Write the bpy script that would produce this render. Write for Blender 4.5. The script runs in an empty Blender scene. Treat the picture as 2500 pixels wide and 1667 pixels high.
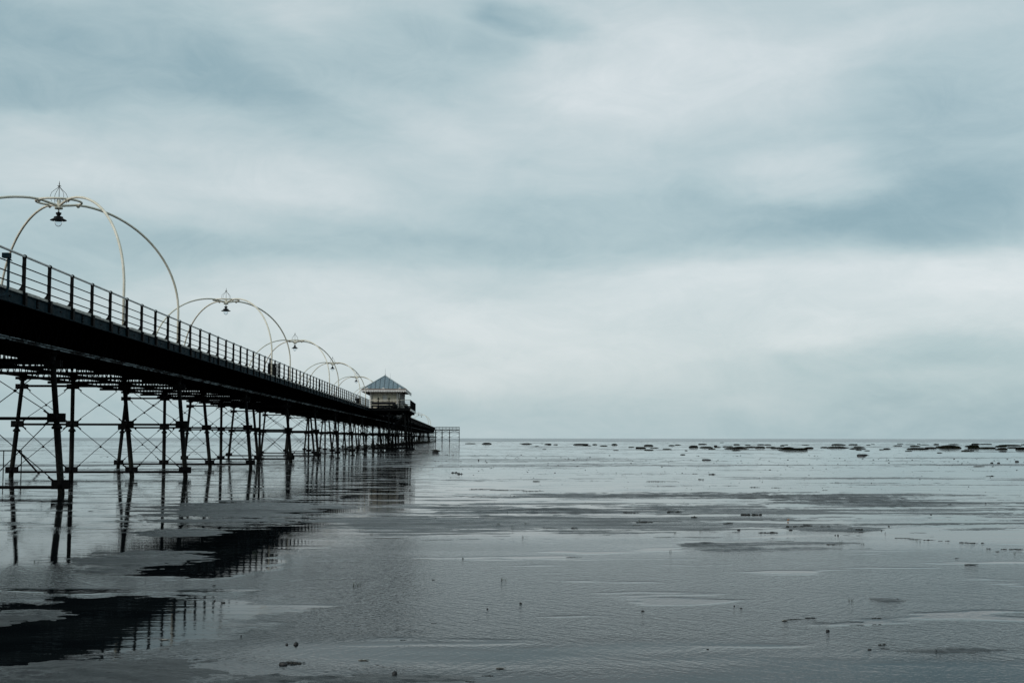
# tuning values
SAND_A, SAND_B, SAND_C = (.020,.024,.025), (.034,.037,.037), (.010,.010,.010)
SAND_R = (.17, .42); SAND_B1 = 1.0
WAT_A, WAT_B = (.0035,.005,.006), (.006,.008,.009)
WAT_IOR = 1.12
WAT_R = .11
RIP, CALM = .0092, .0015
SUN_E = 1.5; EXPO = 0.0
SKY_BASE = .60
SKYC = [(118,153,165), (150,178,187), (181,202,207), (205,218,221), (228,235,237)]
# soft cloud masses: x, y, rx, ry, tilt, brightness
SKY = [
 (1150,990,2600,80,0,-.08),(2330,960,420,150,0,-.24),(150,1000,420,110,0,-.1),
 (1500,705,1250,170,0,.26),(2050,640,600,60,-2,.14),(1200,640,420,40,3,.08),(900,800,600,110,0,.12),
 (2250,445,480,85,6,-.27),(1600,500,640,75,3,-.20),(900,575,480,70,-4,-.26),(250,610,330,60,0,-.22),(2000,540,500,60,0,-.12),
 (1450,120,400,120,-8,.30),(1300,240,260,80,-12,.20),(1720,70,330,130,0,.14),(1150,330,300,70,-15,.14),
 (1215,0,130,45,-12,-.42),(1140,60,70,60,0,-.2),
 (230,170,460,150,-8,-.30),(50,250,220,70,0,-.22),(980,110,200,100,-10,-.26),(560,120,260,80,-20,-.14),
 (800,50,240,50,-28,.18),(880,210,260,40,-25,.14),
 (420,360,520,120,-8,.30),(120,285,110,30,0,.20),(430,505,200,34,-5,.16),(60,350,220,60,0,.16),(700,420,200,50,-8,.12),
 (2200,250,260,110,0,-.18),(2270,35,240,35,0,.10),(1860,395,170,34,0,.26),(2000,120,240,60,0,.04),
 (2260,800,460,36,3,-.22),(1900,860,500,40,0,-.06),(1350,420,400,60,-5,-.02),(2330,620,240,40,0,.1),
 (60,60,160,60,0,-.05),
]
MOUNDS= [(3.11, 381.17, 2.591, 0.226), (7.12, 360.09, 2.377, 0.523), (17.74, 353.09, 2.214, 0.396), (22.5, 339.99, 1.616, 0.337), (23.21, 322.53, 0.915, 0.213), (20.26, 302.11, 0.778, 0.14), (15.34, 265.28, 0.788, 0.14), (12.12, 190.75, 0.441, 0.063), (29.13, 320.01, 2.746, 0.422), (27.4, 286.46, 1.323, 0.189), (33.07, 325.26, 1.116, 0.279), (29.68, 274.38, 1.521, 0.217), (37.62, 322.32, 1.149, 0.425), (20.99, 178.23, 0.647, 0.082), (30.82, 237.95, 0.832, 0.157), (28.86, 211.33, 1.465, 0.335), (40.05, 279.83, 1.884, 0.406), (25.64, 180.16, 0.975, 0.155), (32.29, 219.37, 1.375, 0.13), (24.34, 394.54, 0.573, 0.13), (17.74, 386.14, 0.892, 0.153), (46.72, 291.1, 1.114, 0.25), (52.55, 318.2, 1.302, 0.252), (30.06, 191.94, 1.077, 0.177), (41.28, 233.27, 1.493, 0.477), (64.83, 352.42, 2.256, 0.326), (42.34, 227.12, 2.024, 0.315), (53.09, 273.67, 0.578, 0.289), (46.56, 238.69, 1.103, 0.173), (37.86, 197.68, 0.979, 0.157), (101.47, 510.8, 1.45, 0.202), (50.64, 248.91, 1.446, 0.246), (42.88, 204.94, 2.908, 0.284), (50.66, 239.47, 1.818, 0.221), (36.78, 175.3, 1.007, 0.162), (69.57, 331.02, 1.464, 0.328), (52.83, 239.88, 1.979, 0.269), (51.16, 224.64, 1.483, 0.371), (77.2, 337.45, 1.336, 0.267), (76.95, 328.79, 1.671, 0.239), (70.54, 322.96, 1.279, 0.213), (55.79, 235.97, 1.557, 0.234), (51.43, 213.28, 1.971, 0.296), (45.92, 181.62, 3.476, 0.396), (54.74, 219.4, 1.593, 0.275), (56.84, 214.18, 1.484, 0.297), (72.05, 293.79, 0.737, 0.271), (82.97, 334.67, 0.928, 0.177), (86.22, 327.11, 1.511, 0.194), (29.66, 173.15, 0.32, 0.08), (21.88, 129.65, 0.411, 0.077), (64.64, 233.26, 1.139, 0.231), (65.41, 227.15, 3.343, 0.33), (94.88, 329.4, 3.152, 0.413), (62.96, 208.12, 2.157, 0.234), (76.5, 251.57, 1.71, 0.232), (101.85, 339.81, 1.839, 0.336), (55.6, 182.94, 0.604, 0.109), (54.34, 175.13, 0.636, 0.092), (66.39, 203.65, 0.874, 0.228), (61.83, 192.16, 0.634, 0.127), (101.93, 327.13, 0.972, 0.173), (117.49, 373.03, 0.862, 0.172), (39.14, 127.8, 0.776, 0.152), (136.92, 407.39, 1.667, 0.215), (100.27, 300.47, 1.745, 0.198), (125.6, 365.2, 2.29, 0.145), (95.23, 274.1, 1.809, 0.308), (70.02, 200.98, 3.184, 0.292), (78.44, 217.74, 1.581, 0.302), (129.77, 356.66, 1.53, 0.377), (91.22, 247.19, 2.61, 0.326), (84.03, 224.39, 3.125, 0.666), (139.45, 369.2, 2.315, 0.268), (134.26, 383.41, 1.012, 0.202), (124.25, 350.45, 2.082, 0.185), (58.14, 169.7, 0.806, 0.101), (54.64, 149.14, 0.522, 0.079), (105.33, 270.55, 1.428, 0.339), (151.02, 383.02, 2.402, 0.43), (88.6, 225.17, 1.59, 0.743), (88.32, 219.38, 2.505, 0.333), (156.77, 390.22, 3.219, 0.258), (66.29, 170.71, 1.318, 0.18), (76.4, 197.26, 0.547, 0.117), (74.33, 189.63, 0.375, 0.1), (111.3, 269.01, 1.775, 0.337), (129.24, 307.34, 4.057, 0.385), (81.44, 196.48, 1.751, 0.363), (97.91, 230.8, 1.676, 0.228), (84.24, 195.39, 1.612, 0.516), (68.23, 164.28, 0.759, 0.141), (157.74, 364.5, 1.925, 0.289)]
DEBRIS= [('w', 3.67, 28.55, 0.257, 0.053), ('w', 3.48, 25.28, 0.267, 0.039), ('t', 3.44, 25.41, 0.032, 0.095), ('k', 3.23, 24.23, 0.15, 0.015), ('w', 4.64, 28.77, 0.304, 0.045), ('w', 4.69, 26.56, 0.115, 0.066), ('w', 5.0, 24.66, 0.184, 0.031), ('t', 5.0, 24.66, 0.046, 0.046), ('s', 4.89, 23.17, 0.065, 0.029), ('k', 4.32, 23.24, 0.137, 0.014), ('w', 6.13, 27.68, 0.412, 0.06), ('w', 5.22, 22.51, 0.238, 0.042), ('w', 4.71, 22.62, 0.105, 0.014), ('t', 3.65, 22.44, 0.035, 0.049), ('t', 4.15, 22.83, 0.035, 0.05), ('w', 6.15, 23.85, 0.459, 0.037), ('w', 6.42, 24.41, 0.121, 0.03), ('w', 6.52, 23.52, 0.153, 0.037), ('w', 6.86, 23.09, 0.115, 0.022), ('w', 6.97, 22.99, 0.107, 0.021), ('w', 6.92, 22.68, 0.092, 0.014), ('s', 5.79, 23.11, 0.072, 0.022), ('w', 5.34, 22.51, 0.133, 0.035), ('s', 6.23, 21.88, 0.027, 0.02), ('s', 6.26, 21.83, 0.027, 0.027), ('s', 7.84, 24.05, 0.045, 0.022), ('s', 7.36, 22.98, 0.029, 0.014), ('t', 7.17, 22.19, 0.021, 0.048), ('t', 5.79, 20.06, 0.087, 0.075), ('t', 6.11, 20.05, 0.075, 0.037), ('w', 5.63, 19.98, 0.13, 0.019), ('w', 7.15, 21.27, 0.225, 0.013), ('w', 7.24, 21.01, 0.176, 0.013), ('w', 7.41, 20.84, 0.155, 0.019), ('w', 7.56, 20.67, 0.071, 0.013), ('w', 7.66, 20.67, 0.071, 0.013), ('w', 7.79, 20.34, 0.101, 0.019), ('w', 7.88, 20.25, 0.119, 0.019), ('w', 8.06, 20.25, 0.05, 0.019), ('w', 7.73, 19.2, 0.06, 0.018), ('w', 7.66, 18.71, 0.058, 0.012), ('w', 7.92, 19.12, 0.077, 0.018), ('w', 8.06, 19.12, 0.113, 0.018), ('w', 8.13, 19.05, 0.083, 0.018), ('t', 7.74, 18.31, 0.028, 0.051), ('k', 6.52, 16.77, 0.172, 0.016), ('w', 6.69, 17.7, 0.06, 0.011), ('t', 7.15, 20.59, 0.019, 0.045), ('t', 7.17, 20.51, 0.019, 0.045), ('s', 13.04, 32.51, 0.04, 0.02), ('s', 9.97, 27.79, 0.043, 0.017), ('k', 11.99, 32.11, 0.11, 0.01), ('t', 3.87, 13.09, 0.033, 0.033), ('s', 4.38, 13.21, 0.025, 0.008), ('s', 2.66, 12.55, 0.027, 0.008), ('s', 2.63, 12.71, 0.016, 0.012), ('k', 2.87, 11.68, 0.062, 0.015), ('w', 3.13, 11.86, 0.088, 0.015), ('w', 2.98, 11.78, 0.124, 0.007), ('w', 3.47, 11.58, 0.111, 0.007), ('s', 3.07, 11.05, 0.031, 0.021), ('w', 3.72, 11.81, 0.073, 0.015), ('w', 3.29, 10.32, 0.054, 0.013), ('s', 3.12, 10.08, 0.034, 0.013), ('w', 3.26, 10.12, 0.075, 0.006), ('s', 3.59, 9.96, 0.015, 0.006), ('s', 1.89, 10.14, 0.022, 0.006), ('t', -3.14, 27.07, 0.118, 0.084), ('t', -2.55, 23.04, 0.114, 0.064), ('t', -2.77, 21.89, 0.095, 0.061), ('t', -1.7, 23.23, 0.101, 0.036), ('t', -1.46, 22.05, 0.034, 0.048), ('t', -0.48, 26.63, 0.066, 0.05), ('t', 0.69, 24.38, 0.114, 0.061), ('t', 0.94, 23.71, 0.074, 0.074), ('t', 1.22, 24.6, 0.069, 0.038), ('w', 1.6, 23.75, 0.221, 0.015), ('k', 2.04, 23.69, 0.125, 0.015), ('t', 1.01, 21.38, 0.033, 0.053), ('t', 2.97, 18.73, 0.041, 0.052), ('t', 0.04, 17.78, 0.028, 0.022), ('w', 1.51, 17.93, 0.167, 0.011), ('t', 0.49, 15.07, 0.066, 0.037), ('w', -0.3, 15.15, 0.038, 0.009), ('t', -1.12, 14.52, 0.063, 0.054), ('s', 0.59, 12.96, 0.028, 0.016), ('s', 0.26, 12.56, 0.019, 0.012), ('s', 1.7, 12.37, 0.031, 0.012), ('w', -0.22, 11.63, 0.043, 0.007), ('s', -1.27, 10.45, 0.045, 0.029), ('s', -0.44, 9.09, 0.042, 0.034), ('k', 0.29, 9.34, 0.072, 0.009), ('w', 0.19, 9.06, 0.076, 0.008), ('w', 0.07, 8.85, 0.06, 0.008), ('k', -0.69, 9.71, 0.081, 0.009), ('w', -0.45, 10.66, 0.036, 0.007), ('s', -2.41, 13.23, 0.025, 0.016), ('s', -2.3, 13.09, 0.041, 0.016), ('s', -2.67, 14.62, 0.036, 0.009), ('s', -1.77, 10.92, 0.017, 0.01), ('s', -1.34, 10.45, 0.029, 0.016), ('w', -1.18, 9.6, 0.107, 0.027), ('s', -1.25, 9.55, 0.068, 0.027), ('k', -2.34, 10.73, 0.083, 0.013), ('t', -2.8, 18.33, 0.057, 0.074), ('t', -5.47, 17.43, 0.065, 0.049), ('t', -5.35, 28.56, 0.08, 0.044), ('t', -3.83, 26.8, 0.05, 0.075), ('w', -5.65, 32.63, 0.446, 0.041), ('w', -3.33, 30.01, 0.186, 0.019), ('w', -2.98, 25.5, 0.222, 0.024), ('w', -0.29, 61.35, 0.267, 0.114), ('w', -0.03, 59.26, 0.202, 0.11), ('t', -0.66, 66.01, 0.246, 0.102), ('s', 1.3, 95.02, 0.118, 0.089), ('t', 7.21, 60.8, 0.17, 0.094), ('t', 7.09, 57.43, 0.16, 0.089), ('t', 8.5, 59.43, 0.166, 0.092), ('t', 9.66, 62.31, 0.116, 0.116), ('w', 11.21, 58.81, 0.237, 0.11), ('w', 9.43, 51.74, 0.209, 0.064), ('w', 10.62, 59.82, 0.26, 0.037), ('k', 2.82, 49.22, 0.26, 0.031), ('t', 4.97, 50.19, 0.078, 0.078), ('w', 0.59, 41.71, 0.66, 0.026), ('w', 1.41, 41.06, 0.867, 0.025), ('w', 2.14, 40.27, 0.5, 0.025), ('w', 7.43, 49.26, 0.918, 0.031), ('w', 2.35, 37.51, 0.361, 0.023), ('s', 36.39, 118.97, 0.886, 0.185), ('s', 34.87, 85.76, 0.24, 0.107), ('s', 35.33, 85.78, 0.24, 0.107), ('s', 39.22, 92.01, 0.257, 0.114), ('k', 30.19, 76.16, 0.615, 0.047), ('w', 9.68, 43.49, 0.27, 0.027), ('w', 10.29, 42.95, 0.267, 0.027), ('w', 11.37, 41.08, 0.153, 0.026), ('w', 22.86, 56.46, 0.298, 0.053), ('w', 13.75, 47.96, 0.149, 0.03), ('s', 18.25, 97.77, 0.88, 0.121)]
BARS= [(-4.97, 30.46, 1.75, 3.65), (-4.2, 17.77, 0.87, 1.6), (-4.7, 22.52, 0.59, 0.96), (-3.96, 12.21, 0.47, 0.55), (-2.65, 9.05, 1.12, 0.83), (1.92, 28.88, 0.85, 1.43), (-0.03, 29.46, 1.01, 2.14), (0.21, 25.77, 0.96, 1.27), (4.89, 30.02, 2.42, 1.55), (7.45, 36.56, 3.75, 2.06), (4.38, 37.58, 3.03, 1.62), (6.7, 23.53, 0.58, 0.64), (4.72, 19.59, 1.03, 0.96), (3.77, 19.42, 0.42, 0.37), (4.25, 13.22, 0.16, 0.2), (3.2, 11.64, 0.25, 0.21), (-0.6, 8.86, 0.71, 0.33), (6.54, 17.12, 0.69, 0.34), (0.56, 10.9, 0.37, 0.31), (3.73, 9.97, 0.77, 0.19), (9.66, 35.44, 1.43, 2.89), (10.77, 33.64, 1.67, 3.04), (3.68, 19.95, 0.37, 0.3)]
import bpy, math, random
import numpy as np
from mathutils import Vector, Matrix
random.seed(7); R = math.radians; PI = math.pi
scene = bpy.context.scene
col = scene.collection

# ------------------------------------------------------------------ helpers
class MB:
    """collects shapes into one mesh"""
    def __init__(s): s.v = []; s.f = []; s.sm = []
    def add(s, vs, fs, smooth=False):
        b = len(s.v); s.v += [tuple(v) for v in vs]
        s.f += [tuple(b + i for i in f) for f in fs]; s.sm += [smooth] * len(fs)
    def box(s, x0, x1, y0, y1, z0, z1):
        s.add([(x0,y0,z0),(x1,y0,z0),(x1,y1,z0),(x0,y1,z0),(x0,y0,z1),(x1,y0,z1),(x1,y1,z1),(x0,y1,z1)],
              [(0,3,2,1),(4,5,6,7),(0,1,5,4),(1,2,6,5),(2,3,7,6),(3,0,4,7)])
    def bar(s, a, b, w, h, up=(0,0,1)):
        a = Vector(a); b = Vector(b); d = (b - a).normalized(); u = Vector(up)
        if abs(d.dot(u)) > .99: u = Vector((0,1,0))
        r = d.cross(u).normalized(); u = r.cross(d)
        r *= w / 2; u *= h / 2
        s.add([a-r-u,a+r-u,a+r+u,a-r+u,b-r-u,b+r-u,b+r+u,b-r+u],
              [(0,1,2,3),(7,6,5,4),(0,4,5,1),(1,5,6,2),(2,6,7,3),(3,7,4,0)])
    def tube(s, pts, r, n=8, closed=False, caps=True):
        P = [Vector(p) for p in pts]; m = len(P)
        rr = r if isinstance(r, (list, tuple)) else [r] * m
        vs = []; prev = None
        for i, p in enumerate(P):
            if closed: d = (P[(i+1) % m] - P[i-1])
            else: d = P[min(i+1, m-1)] - P[max(i-1, 0)]
            d.normalize()
            if prev is None:
                u = Vector((0,0,1)) if abs(d.z) < .9 else Vector((0,1,0))
                u = (u - d * u.dot(d)).normalized()
            else:
                u = (prev - d * prev.dot(d)).normalized()
            prev = u; w = d.cross(u)
            for k in range(n):
                a = 2 * PI * k / n
                vs.append(p + (u * math.cos(a) + w * math.sin(a)) * rr[i])
        fs = []
        for i in range(m if closed else m - 1):
            j = (i + 1) % m
            for k in range(n):
                l = (k + 1) % n
                fs.append((i*n+k, i*n+l, j*n+l, j*n+k))
        if caps and not closed:
            fs.append(tuple(range(n))[::-1]); fs.append(tuple((m-1)*n + k for k in range(n)))
        s.add(vs, fs, True)
    def lathe(s, prof, c=(0,0,0), n=20):
        vs = []
        for r, z in prof:
            for k in range(n):
                a = 2*PI*k/n; vs.append((c[0]+r*math.cos(a), c[1]+r*math.sin(a), c[2]+z))
        fs = []
        for i in range(len(prof)-1):
            for k in range(n):
                l = (k+1) % n; fs.append((i*n+k, i*n+l, (i+1)*n+l, (i+1)*n+k))
        s.add(vs, fs, True)
    def build(s, name, mat, parent=None):
        me = bpy.data.meshes.new(name); me.from_pydata(s.v, [], s.f)
        me.polygons.foreach_set('use_smooth', s.sm)
        me.materials.append(mat); me.update()
        o = bpy.data.objects.new(name, me); col.objects.link(o)
        if parent: o.parent = parent
        return o

def tag(o, label=None, cat=None, group=None, kind=None):
    if label: o['label'] = label
    if cat: o['category'] = cat
    if group: o['group'] = group
    if kind: o['kind'] = kind
    return o
def empty(name, loc=(0,0,0), rz=0):
    o = bpy.data.objects.new(name, None); col.objects.link(o)
    o.location = loc; o.rotation_euler = (0,0,rz); o.empty_display_size = .3
    return o
def kids(o): return [c for c in col.objects if c.parent == o]
def copy_tree(o, parent=None, ch=None):
    c = o.copy(); col.objects.link(c); c.parent = parent
    for k in (ch[o.name] if ch else kids(o)): copy_tree(k, c, ch)
    return c
def child_map(root):
    m = {}
    def rec(o):
        m[o.name] = kids(o)
        for k in m[o.name]: rec(k)
    rec(root); return m

# value noise (numpy), world metres
def vnoise(x, y, seed):
    xi = np.floor(x).astype(np.int64); yi = np.floor(y).astype(np.int64)
    fx = x - xi; fy = y - yi
    fx = fx*fx*fx*(fx*(fx*6-15)+10); fy = fy*fy*fy*(fy*(fy*6-15)+10)
    def h(a, b):
        n = (a * 374761393 + b * 668265263 + seed * 1442695041) & 0xffffffff
        n = ((n ^ (n >> 13)) * 1274126177) & 0xffffffff
        return ((n ^ (n >> 16)) & 0xffff) / 32767.5 - 1
    return ((h(xi,yi)*(1-fx)+h(xi+1,yi)*fx)*(1-fy) + (h(xi,yi+1)*(1-fx)+h(xi+1,yi+1)*fx)*fy)
def fbm(x, y, seed, o=4, g=.5):
    t = 0; a = 1; s = 0
    for i in range(o):
        t = t + a * vnoise(x, y, seed + i*17); s += a; a *= g; x = x*2.03 + 11.7; y = y*2.03 + 5.3
    return t / s

# ------------------------------------------------------------------ materials
class NT:
    def __init__(s, nt): s.nt = nt
    def n(s, t, **kw):
        o = s.nt.nodes.new(t)
        for k, v in kw.items():
            if k == 'I':
                for a, b in v.items():
                    if hasattr(b, 'is_linked'): s.nt.links.new(b, o.inputs[a])
                    else: o.inputs[a].default_value = b
            else: setattr(o, k, v)
        return o
    def math(s, op, a, b=None, c=None, clamp=False):
        o = s.nt.nodes.new('ShaderNodeMath'); o.operation = op; o.use_clamp = clamp
        for i, x in enumerate((a, b, c)):
            if x is None: continue
            if hasattr(x, 'is_linked'): s.nt.links.new(x, o.inputs[i])
            else: o.inputs[i].default_value = x
        return o.outputs[0]
    def rng(s, v, a, b, c=0, d=1, smooth=True):
        o = s.nt.nodes.new('ShaderNodeMapRange'); o.clamp = True
        if smooth: o.interpolation_type = 'SMOOTHSTEP'
        s.nt.links.new(v, o.inputs[0])
        for i, x in enumerate((a, b, c, d)): o.inputs[1+i].default_value = x
        return o.outputs[0]
    def mixc(s, f, a, b):
        o = s.nt.nodes.new('ShaderNodeMix'); o.data_type = 'RGBA'
        for i, x in ((0, f), (6, a), (7, b)):
            if hasattr(x, 'is_linked'): s.nt.links.new(x, o.inputs[i])
            else: o.inputs[i].default_value = (*x, 1) if isinstance(x, tuple) and len(x) == 3 else x
        return o.outputs[2]
def newmat(name):
    m = bpy.data.materials.new(name); m.use_nodes = True
    nt = m.node_tree; nt.nodes.clear()
    out = nt.nodes.new('ShaderNodeOutputMaterial'); p = nt.nodes.new('ShaderNodeBsdfPrincipled')
    nt.links.new(p.outputs[0], out.inputs[0])
    return m, NT(nt), p
def coords(N, sx=1, sy=1, sz=1, rz=0, obj=False):
    if obj: v = N.n('ShaderNodeTexCoord').outputs['Object']
    else: v = N.n('ShaderNodeNewGeometry').outputs['Position']
    mp = N.n('ShaderNodeMapping', I={0: v, 'Scale': (sx,sy,sz), 'Rotation': (0,0,rz)})
    return mp.outputs[0]
def noise(N, v, scale, detail=4, rough=.5, dist=0):
    return N.n('ShaderNodeTexNoise', I={'Vector': v, 'Scale': scale, 'Detail': detail, 'Roughness': rough, 'Distortion': dist}).outputs[0]
def mottled(name, c1, c2, rough=.5, scale=6, thr=(.45,.6), bump=.15, metallic=0, spec=.5, c3=None, thr3=(.62,.68), s3=9, stretch=(1,1,1)):
    m, N, p = newmat(name)
    v = coords(N, *stretch)
    f = N.rng(noise(N, v, scale, 6, .6), *thr)
    c = N.mixc(f, c1, c2)
    if c3: c = N.mixc(N.rng(noise(N, v, s3, 5, .65), *thr3), c, c3)
    N.nt.links.new(c, p.inputs['Base Color'])
    N.nt.links.new(N.rng(noise(N, v, scale*3, 4), .3, .7, rough-.12, rough+.12), p.inputs['Roughness'])
    p.inputs['Metallic'].default_value = metallic
    p.inputs['Specular IOR Level'].default_value = spec
    b = N.n('ShaderNodeBump', I={'Strength': bump, 'Distance': .02, 'Height': noise(N, v, scale*5, 5, .6)})
    N.nt.links.new(b.outputs[0], p.inputs['Normal'])
    return m
M_iron = mottled('weathered_black_iron', (.0014,.0020,.0026), (.0030,.0034,.0036), .75, 5, spec=.10)
M_fascia = mottled('dark_blue_steel', (.005,.016,.022), (.011,.026,.035), .7, 4, spec=.04)
M_flange = mottled('lit_streaked_iron', (.002,.003,.004), (.004,.006,.007), .7, 3, spec=.1, c3=(.20,.25,.27), thr3=(.46,.58), s3=1.5, stretch=(1,.55,3))  # pale streaks paint the light caught along the girder's bottom flange
M_soffit = mottled('tarred_deck_underside', (.0012,.0016,.002), (.0022,.0025,.003), .9, 5, spec=0)
M_rail = mottled('worn_galvanised_rail', (.56,.57,.56), (.68,.68,.66), .45, 3, spec=.5)
M_timber = mottled('weathered_timber', (.34,.33,.30), (.48,.46,.42), .8, 4, stretch=(1,1,4))
M_cream = mottled('cream_paint', (.44,.40,.33), (.56,.52,.44), .5, 2.5, c3=(.30,.26,.20), thr3=(.62,.72), s3=6)
M_pale = mottled('pale_grey_paint', (.50,.51,.49), (.60,.60,.57), .5, 3)
M_wall = mottled('dull_yellow_paint', (.62,.60,.50), (.72,.70,.60), .6, 2, c3=(.42,.40,.32), thr3=(.6,.75), s3=3)
M_white = mottled('white_paint', (.60,.59,.58), (.74,.72,.70), .5, 3)
M_slate = mottled('blue_grey_roof_metal', (.115,.165,.195), (.16,.215,.245), .45, 2.5, spec=.5, stretch=(2,2,.5))
M_seam = mottled('dark_roof_seam', (.03,.045,.055), (.05,.065,.075), .5, 4)
M_bench = mottled('dark_bench_wood', (.004,.0045,.008), (.009,.009,.013), .6, 4, spec=.2)
M_shade = mottled('black_lamp_enamel', (.0015,.002,.003), (.003,.004,.005), .45, 6, spec=.15)
M_mud = mottled('dark_mud', (.004,.005,.004), (.010,.009,.007), .9, 1.5, c3=(.012,.015,.008), thr3=(.5,.62), s3=2.5, bump=.6, spec=0)
M_mudr = mottled('brown_mud', (.009,.006,.005), (.020,.012,.009), .9, 1.5, bump=.6, spec=0)
M_weed = mottled('wet_seaweed', (.004,.005,.0045), (.010,.011,.008), .6, 30, bump=.5)
M_stone = mottled('wet_dark_stone', (.005,.006,.007), (.014,.015,.016), .6, 25, bump=.4)
M_stick = mottled('bleached_driftwood', (.10,.10,.09), (.26,.26,.24), .7, 30)
M_dstick = mottled('dark_driftwood', (.018,.018,.015), (.04,.036,.03), .7, 30)
M_grass = mottled('marsh_grass', (.018,.030,.014), (.035,.048,.02), .6, 40)
M_leaf = mottled('orange_brown_leaf', (.22,.085,.02), (.40,.17,.04), .6, 60)
M_plant = mottled('leafy_green', (.03,.05,.02), (.05,.07,.03), .6, 20)
mg, N, p = newmat('clear_lamp_glass')
p.inputs['Base Color'].default_value = (.9,.93,.95,1); p.inputs['Roughness'].default_value = .03
p.inputs['Transmission Weight'].default_value = 1; p.inputs['IOR'].default_value = 1.12
M_glass = mg
mg, N, p = newmat('dark_window_glass')
p.inputs['Base Color'].default_value = (.02,.03,.035,1); p.inputs['Roughness'].default_value = .08
M_win = mg

# iron piles: tide band of brown-green growth and barnacles near the foot
M_pile, N, p = newmat('tide_stained_iron')
vp = coords(N); zs = N.n('ShaderNodeSeparateXYZ', I={0: vp}).outputs[2]
tide = N.rng(N.math('ADD', zs, N.math('MULTIPLY', noise(N, vp, 3.5, 5, .7), -1.1)), .95, .15)
base_ = N.mixc(N.rng(noise(N, vp, 4, 5), .45, .6), (.0014,.0020,.0026), (.0036,.0038,.0038))
grow = N.mixc(N.rng(noise(N, vp, 30, 4), .5, .62), (.007,.008,.006), (.030,.031,.028))
N.nt.links.new(N.mixc(tide, base_, grow), p.inputs['Base Color'])
p.inputs['Roughness'].default_value = .75; p.inputs['Specular IOR Level'].default_value = .1
b = N.n('ShaderNodeBump', I={'Strength': .6, 'Distance': .03, 'Height': noise(N, vp, 22, 5, .65)})
N.nt.links.new(b.outputs[0], p.inputs['Normal'])

# wet sand
M_sand, N, p = newmat('wet_sand')
P1 = coords(N)
n1 = noise(N, coords(N, .35, 1.6, 1), .8, 6, .6); n2 = noise(N, P1, 22, 5, .65)
c = N.mixc(N.rng(n1, .35, .65), SAND_A, SAND_B)
c = N.mixc(N.rng(n2, .54, .66), c, SAND_C)
N.nt.links.new(c, p.inputs['Base Color'])
N.nt.links.new(N.rng(n1, .3, .7, SAND_R[0], SAND_R[1]), p.inputs['Roughness'])
p.inputs['IOR'].default_value = 1.19
hh = N.math('ADD', N.math('MULTIPLY', noise(N, P1, 9, 8, .75), 1.3), N.math('MULTIPLY', noise(N, coords(N, 1, 2.2, 1, .3), 3, 3, .5), 1.2))
b = N.n('ShaderNodeBump', I={'Strength': SAND_B1, 'Distance': .02, 'Height': hh})
N.nt.links.new(b.outputs[0], p.inputs['Normal'])

# shallow water film with wind ripples
M_water, N, p = newmat('shallow_water')
P = N.n('ShaderNodeNewGeometry').outputs['Position']
sep = N.n('ShaderNodeSeparateXYZ', I={0: P})
X_, Y_ = sep.outputs[0], sep.outputs[1]
big = noise(N, coords(N, .16, .42, 1), 1, 3, .5)
big2 = noise(N, coords(N, .5, 1.2, 1, .15), 1, 3, .5, .4)
dist = N.math('SQRT', N.math('ADD', N.math('MULTIPLY', X_, X_), N.math('MULTIPLY', Y_, Y_)))
# wind reaches the open near water; farther pools lie in calm with odd gusty patches
wob = N.math('MULTIPLY', N.math('SUBTRACT', big, .5), 10)
near = N.rng(N.math('ADD', dist, wob), 26, 16)
lee = N.rng(N.math('ADD', X_, N.math('MULTIPLY', wob, .35)), -3.4, -1.2)     # slack water in the lee of the pier
band = N.math('MULTIPLY', N.rng(dist, 13.0, 14.2), N.rng(dist, 18.5, 16.5))
lee = N.math('MAXIMUM', lee, N.math('MULTIPLY', band, .8))
nearest = N.rng(N.math('ADD', dist, wob), 9.0, 11.0, .15, 1)
gust = N.rng(big2, .52, .64)
calm = N.rng(noise(N, coords(N, .45, 1.1, 1, -.1), 1, 2, .5), .58, .66, 1, .12)
near = N.math('MULTIPLY', N.math('MULTIPLY', near, lee), N.math('MULTIPLY', calm, nearest))
farg = N.math('MULTIPLY', gust, N.rng(dist, 22, 27, 0, .5))
mask = N.math('ADD', near, farg, clamp=True)
ragq = noise(N, coords(N, 1.4, 1.6, 1), 1.2, 6, .65)
for (px_, py_, rx_, ry_) in ((-3.1, 17.0, .95, 1.6), (-3.7, 22.0, .95, 1.4), (-3.4, 11.6, 1.7, 2.2)):   # still pools beside the sand bars
    qx = N.math('DIVIDE', N.math('SUBTRACT', N.math('ADD', X_, N.math('MULTIPLY', wob, .06)), px_), rx_)
    qy = N.math('DIVIDE', N.math('SUBTRACT', N.math('ADD', Y_, N.math('MULTIPLY', wob, .10)), py_), ry_)
    q_ = N.math('ADD', N.math('ADD', N.math('MULTIPLY', qx, qx), N.math('MULTIPLY', qy, qy)), N.math('MULTIPLY', N.math('SUBTRACT', ragq, .5), 3.0))
    mask = N.math('MULTIPLY', mask, N.rng(q_, .75, 1.35, .04, 1))
def wave(rz, al, ac, d=.6):      # crests lie along rz, al / ac = waves per metre along and across
    mp = N.n('ShaderNodeMapping', vector_type='TEXTURE', I={0: P, 'Rotation': (0,0,rz), 'Scale': (1/al, 1/ac, 1)})
    return noise(N, mp.outputs[0], 1, 2, .45, d)
sel = N.rng(noise(N, coords(N, .5, .9, 1, .4), 1, 2, .5), .44, .56)
w1 = wave(1.05, 3.6, 15, .5); w2 = wave(-.85, 3.2, 13, .5)
w = N.math('ADD', N.math('MULTIPLY', w1, N.math('ADD', N.math('MULTIPLY', sel, .9), .25)), N.math('MULTIPLY', w2, N.math('SUBTRACT', 1.15, N.math('MULTIPLY', sel, .9))))
w = N.math('ADD', w, N.math('MULTIPLY', wave(.1, 26, 22, .4), .85))
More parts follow.
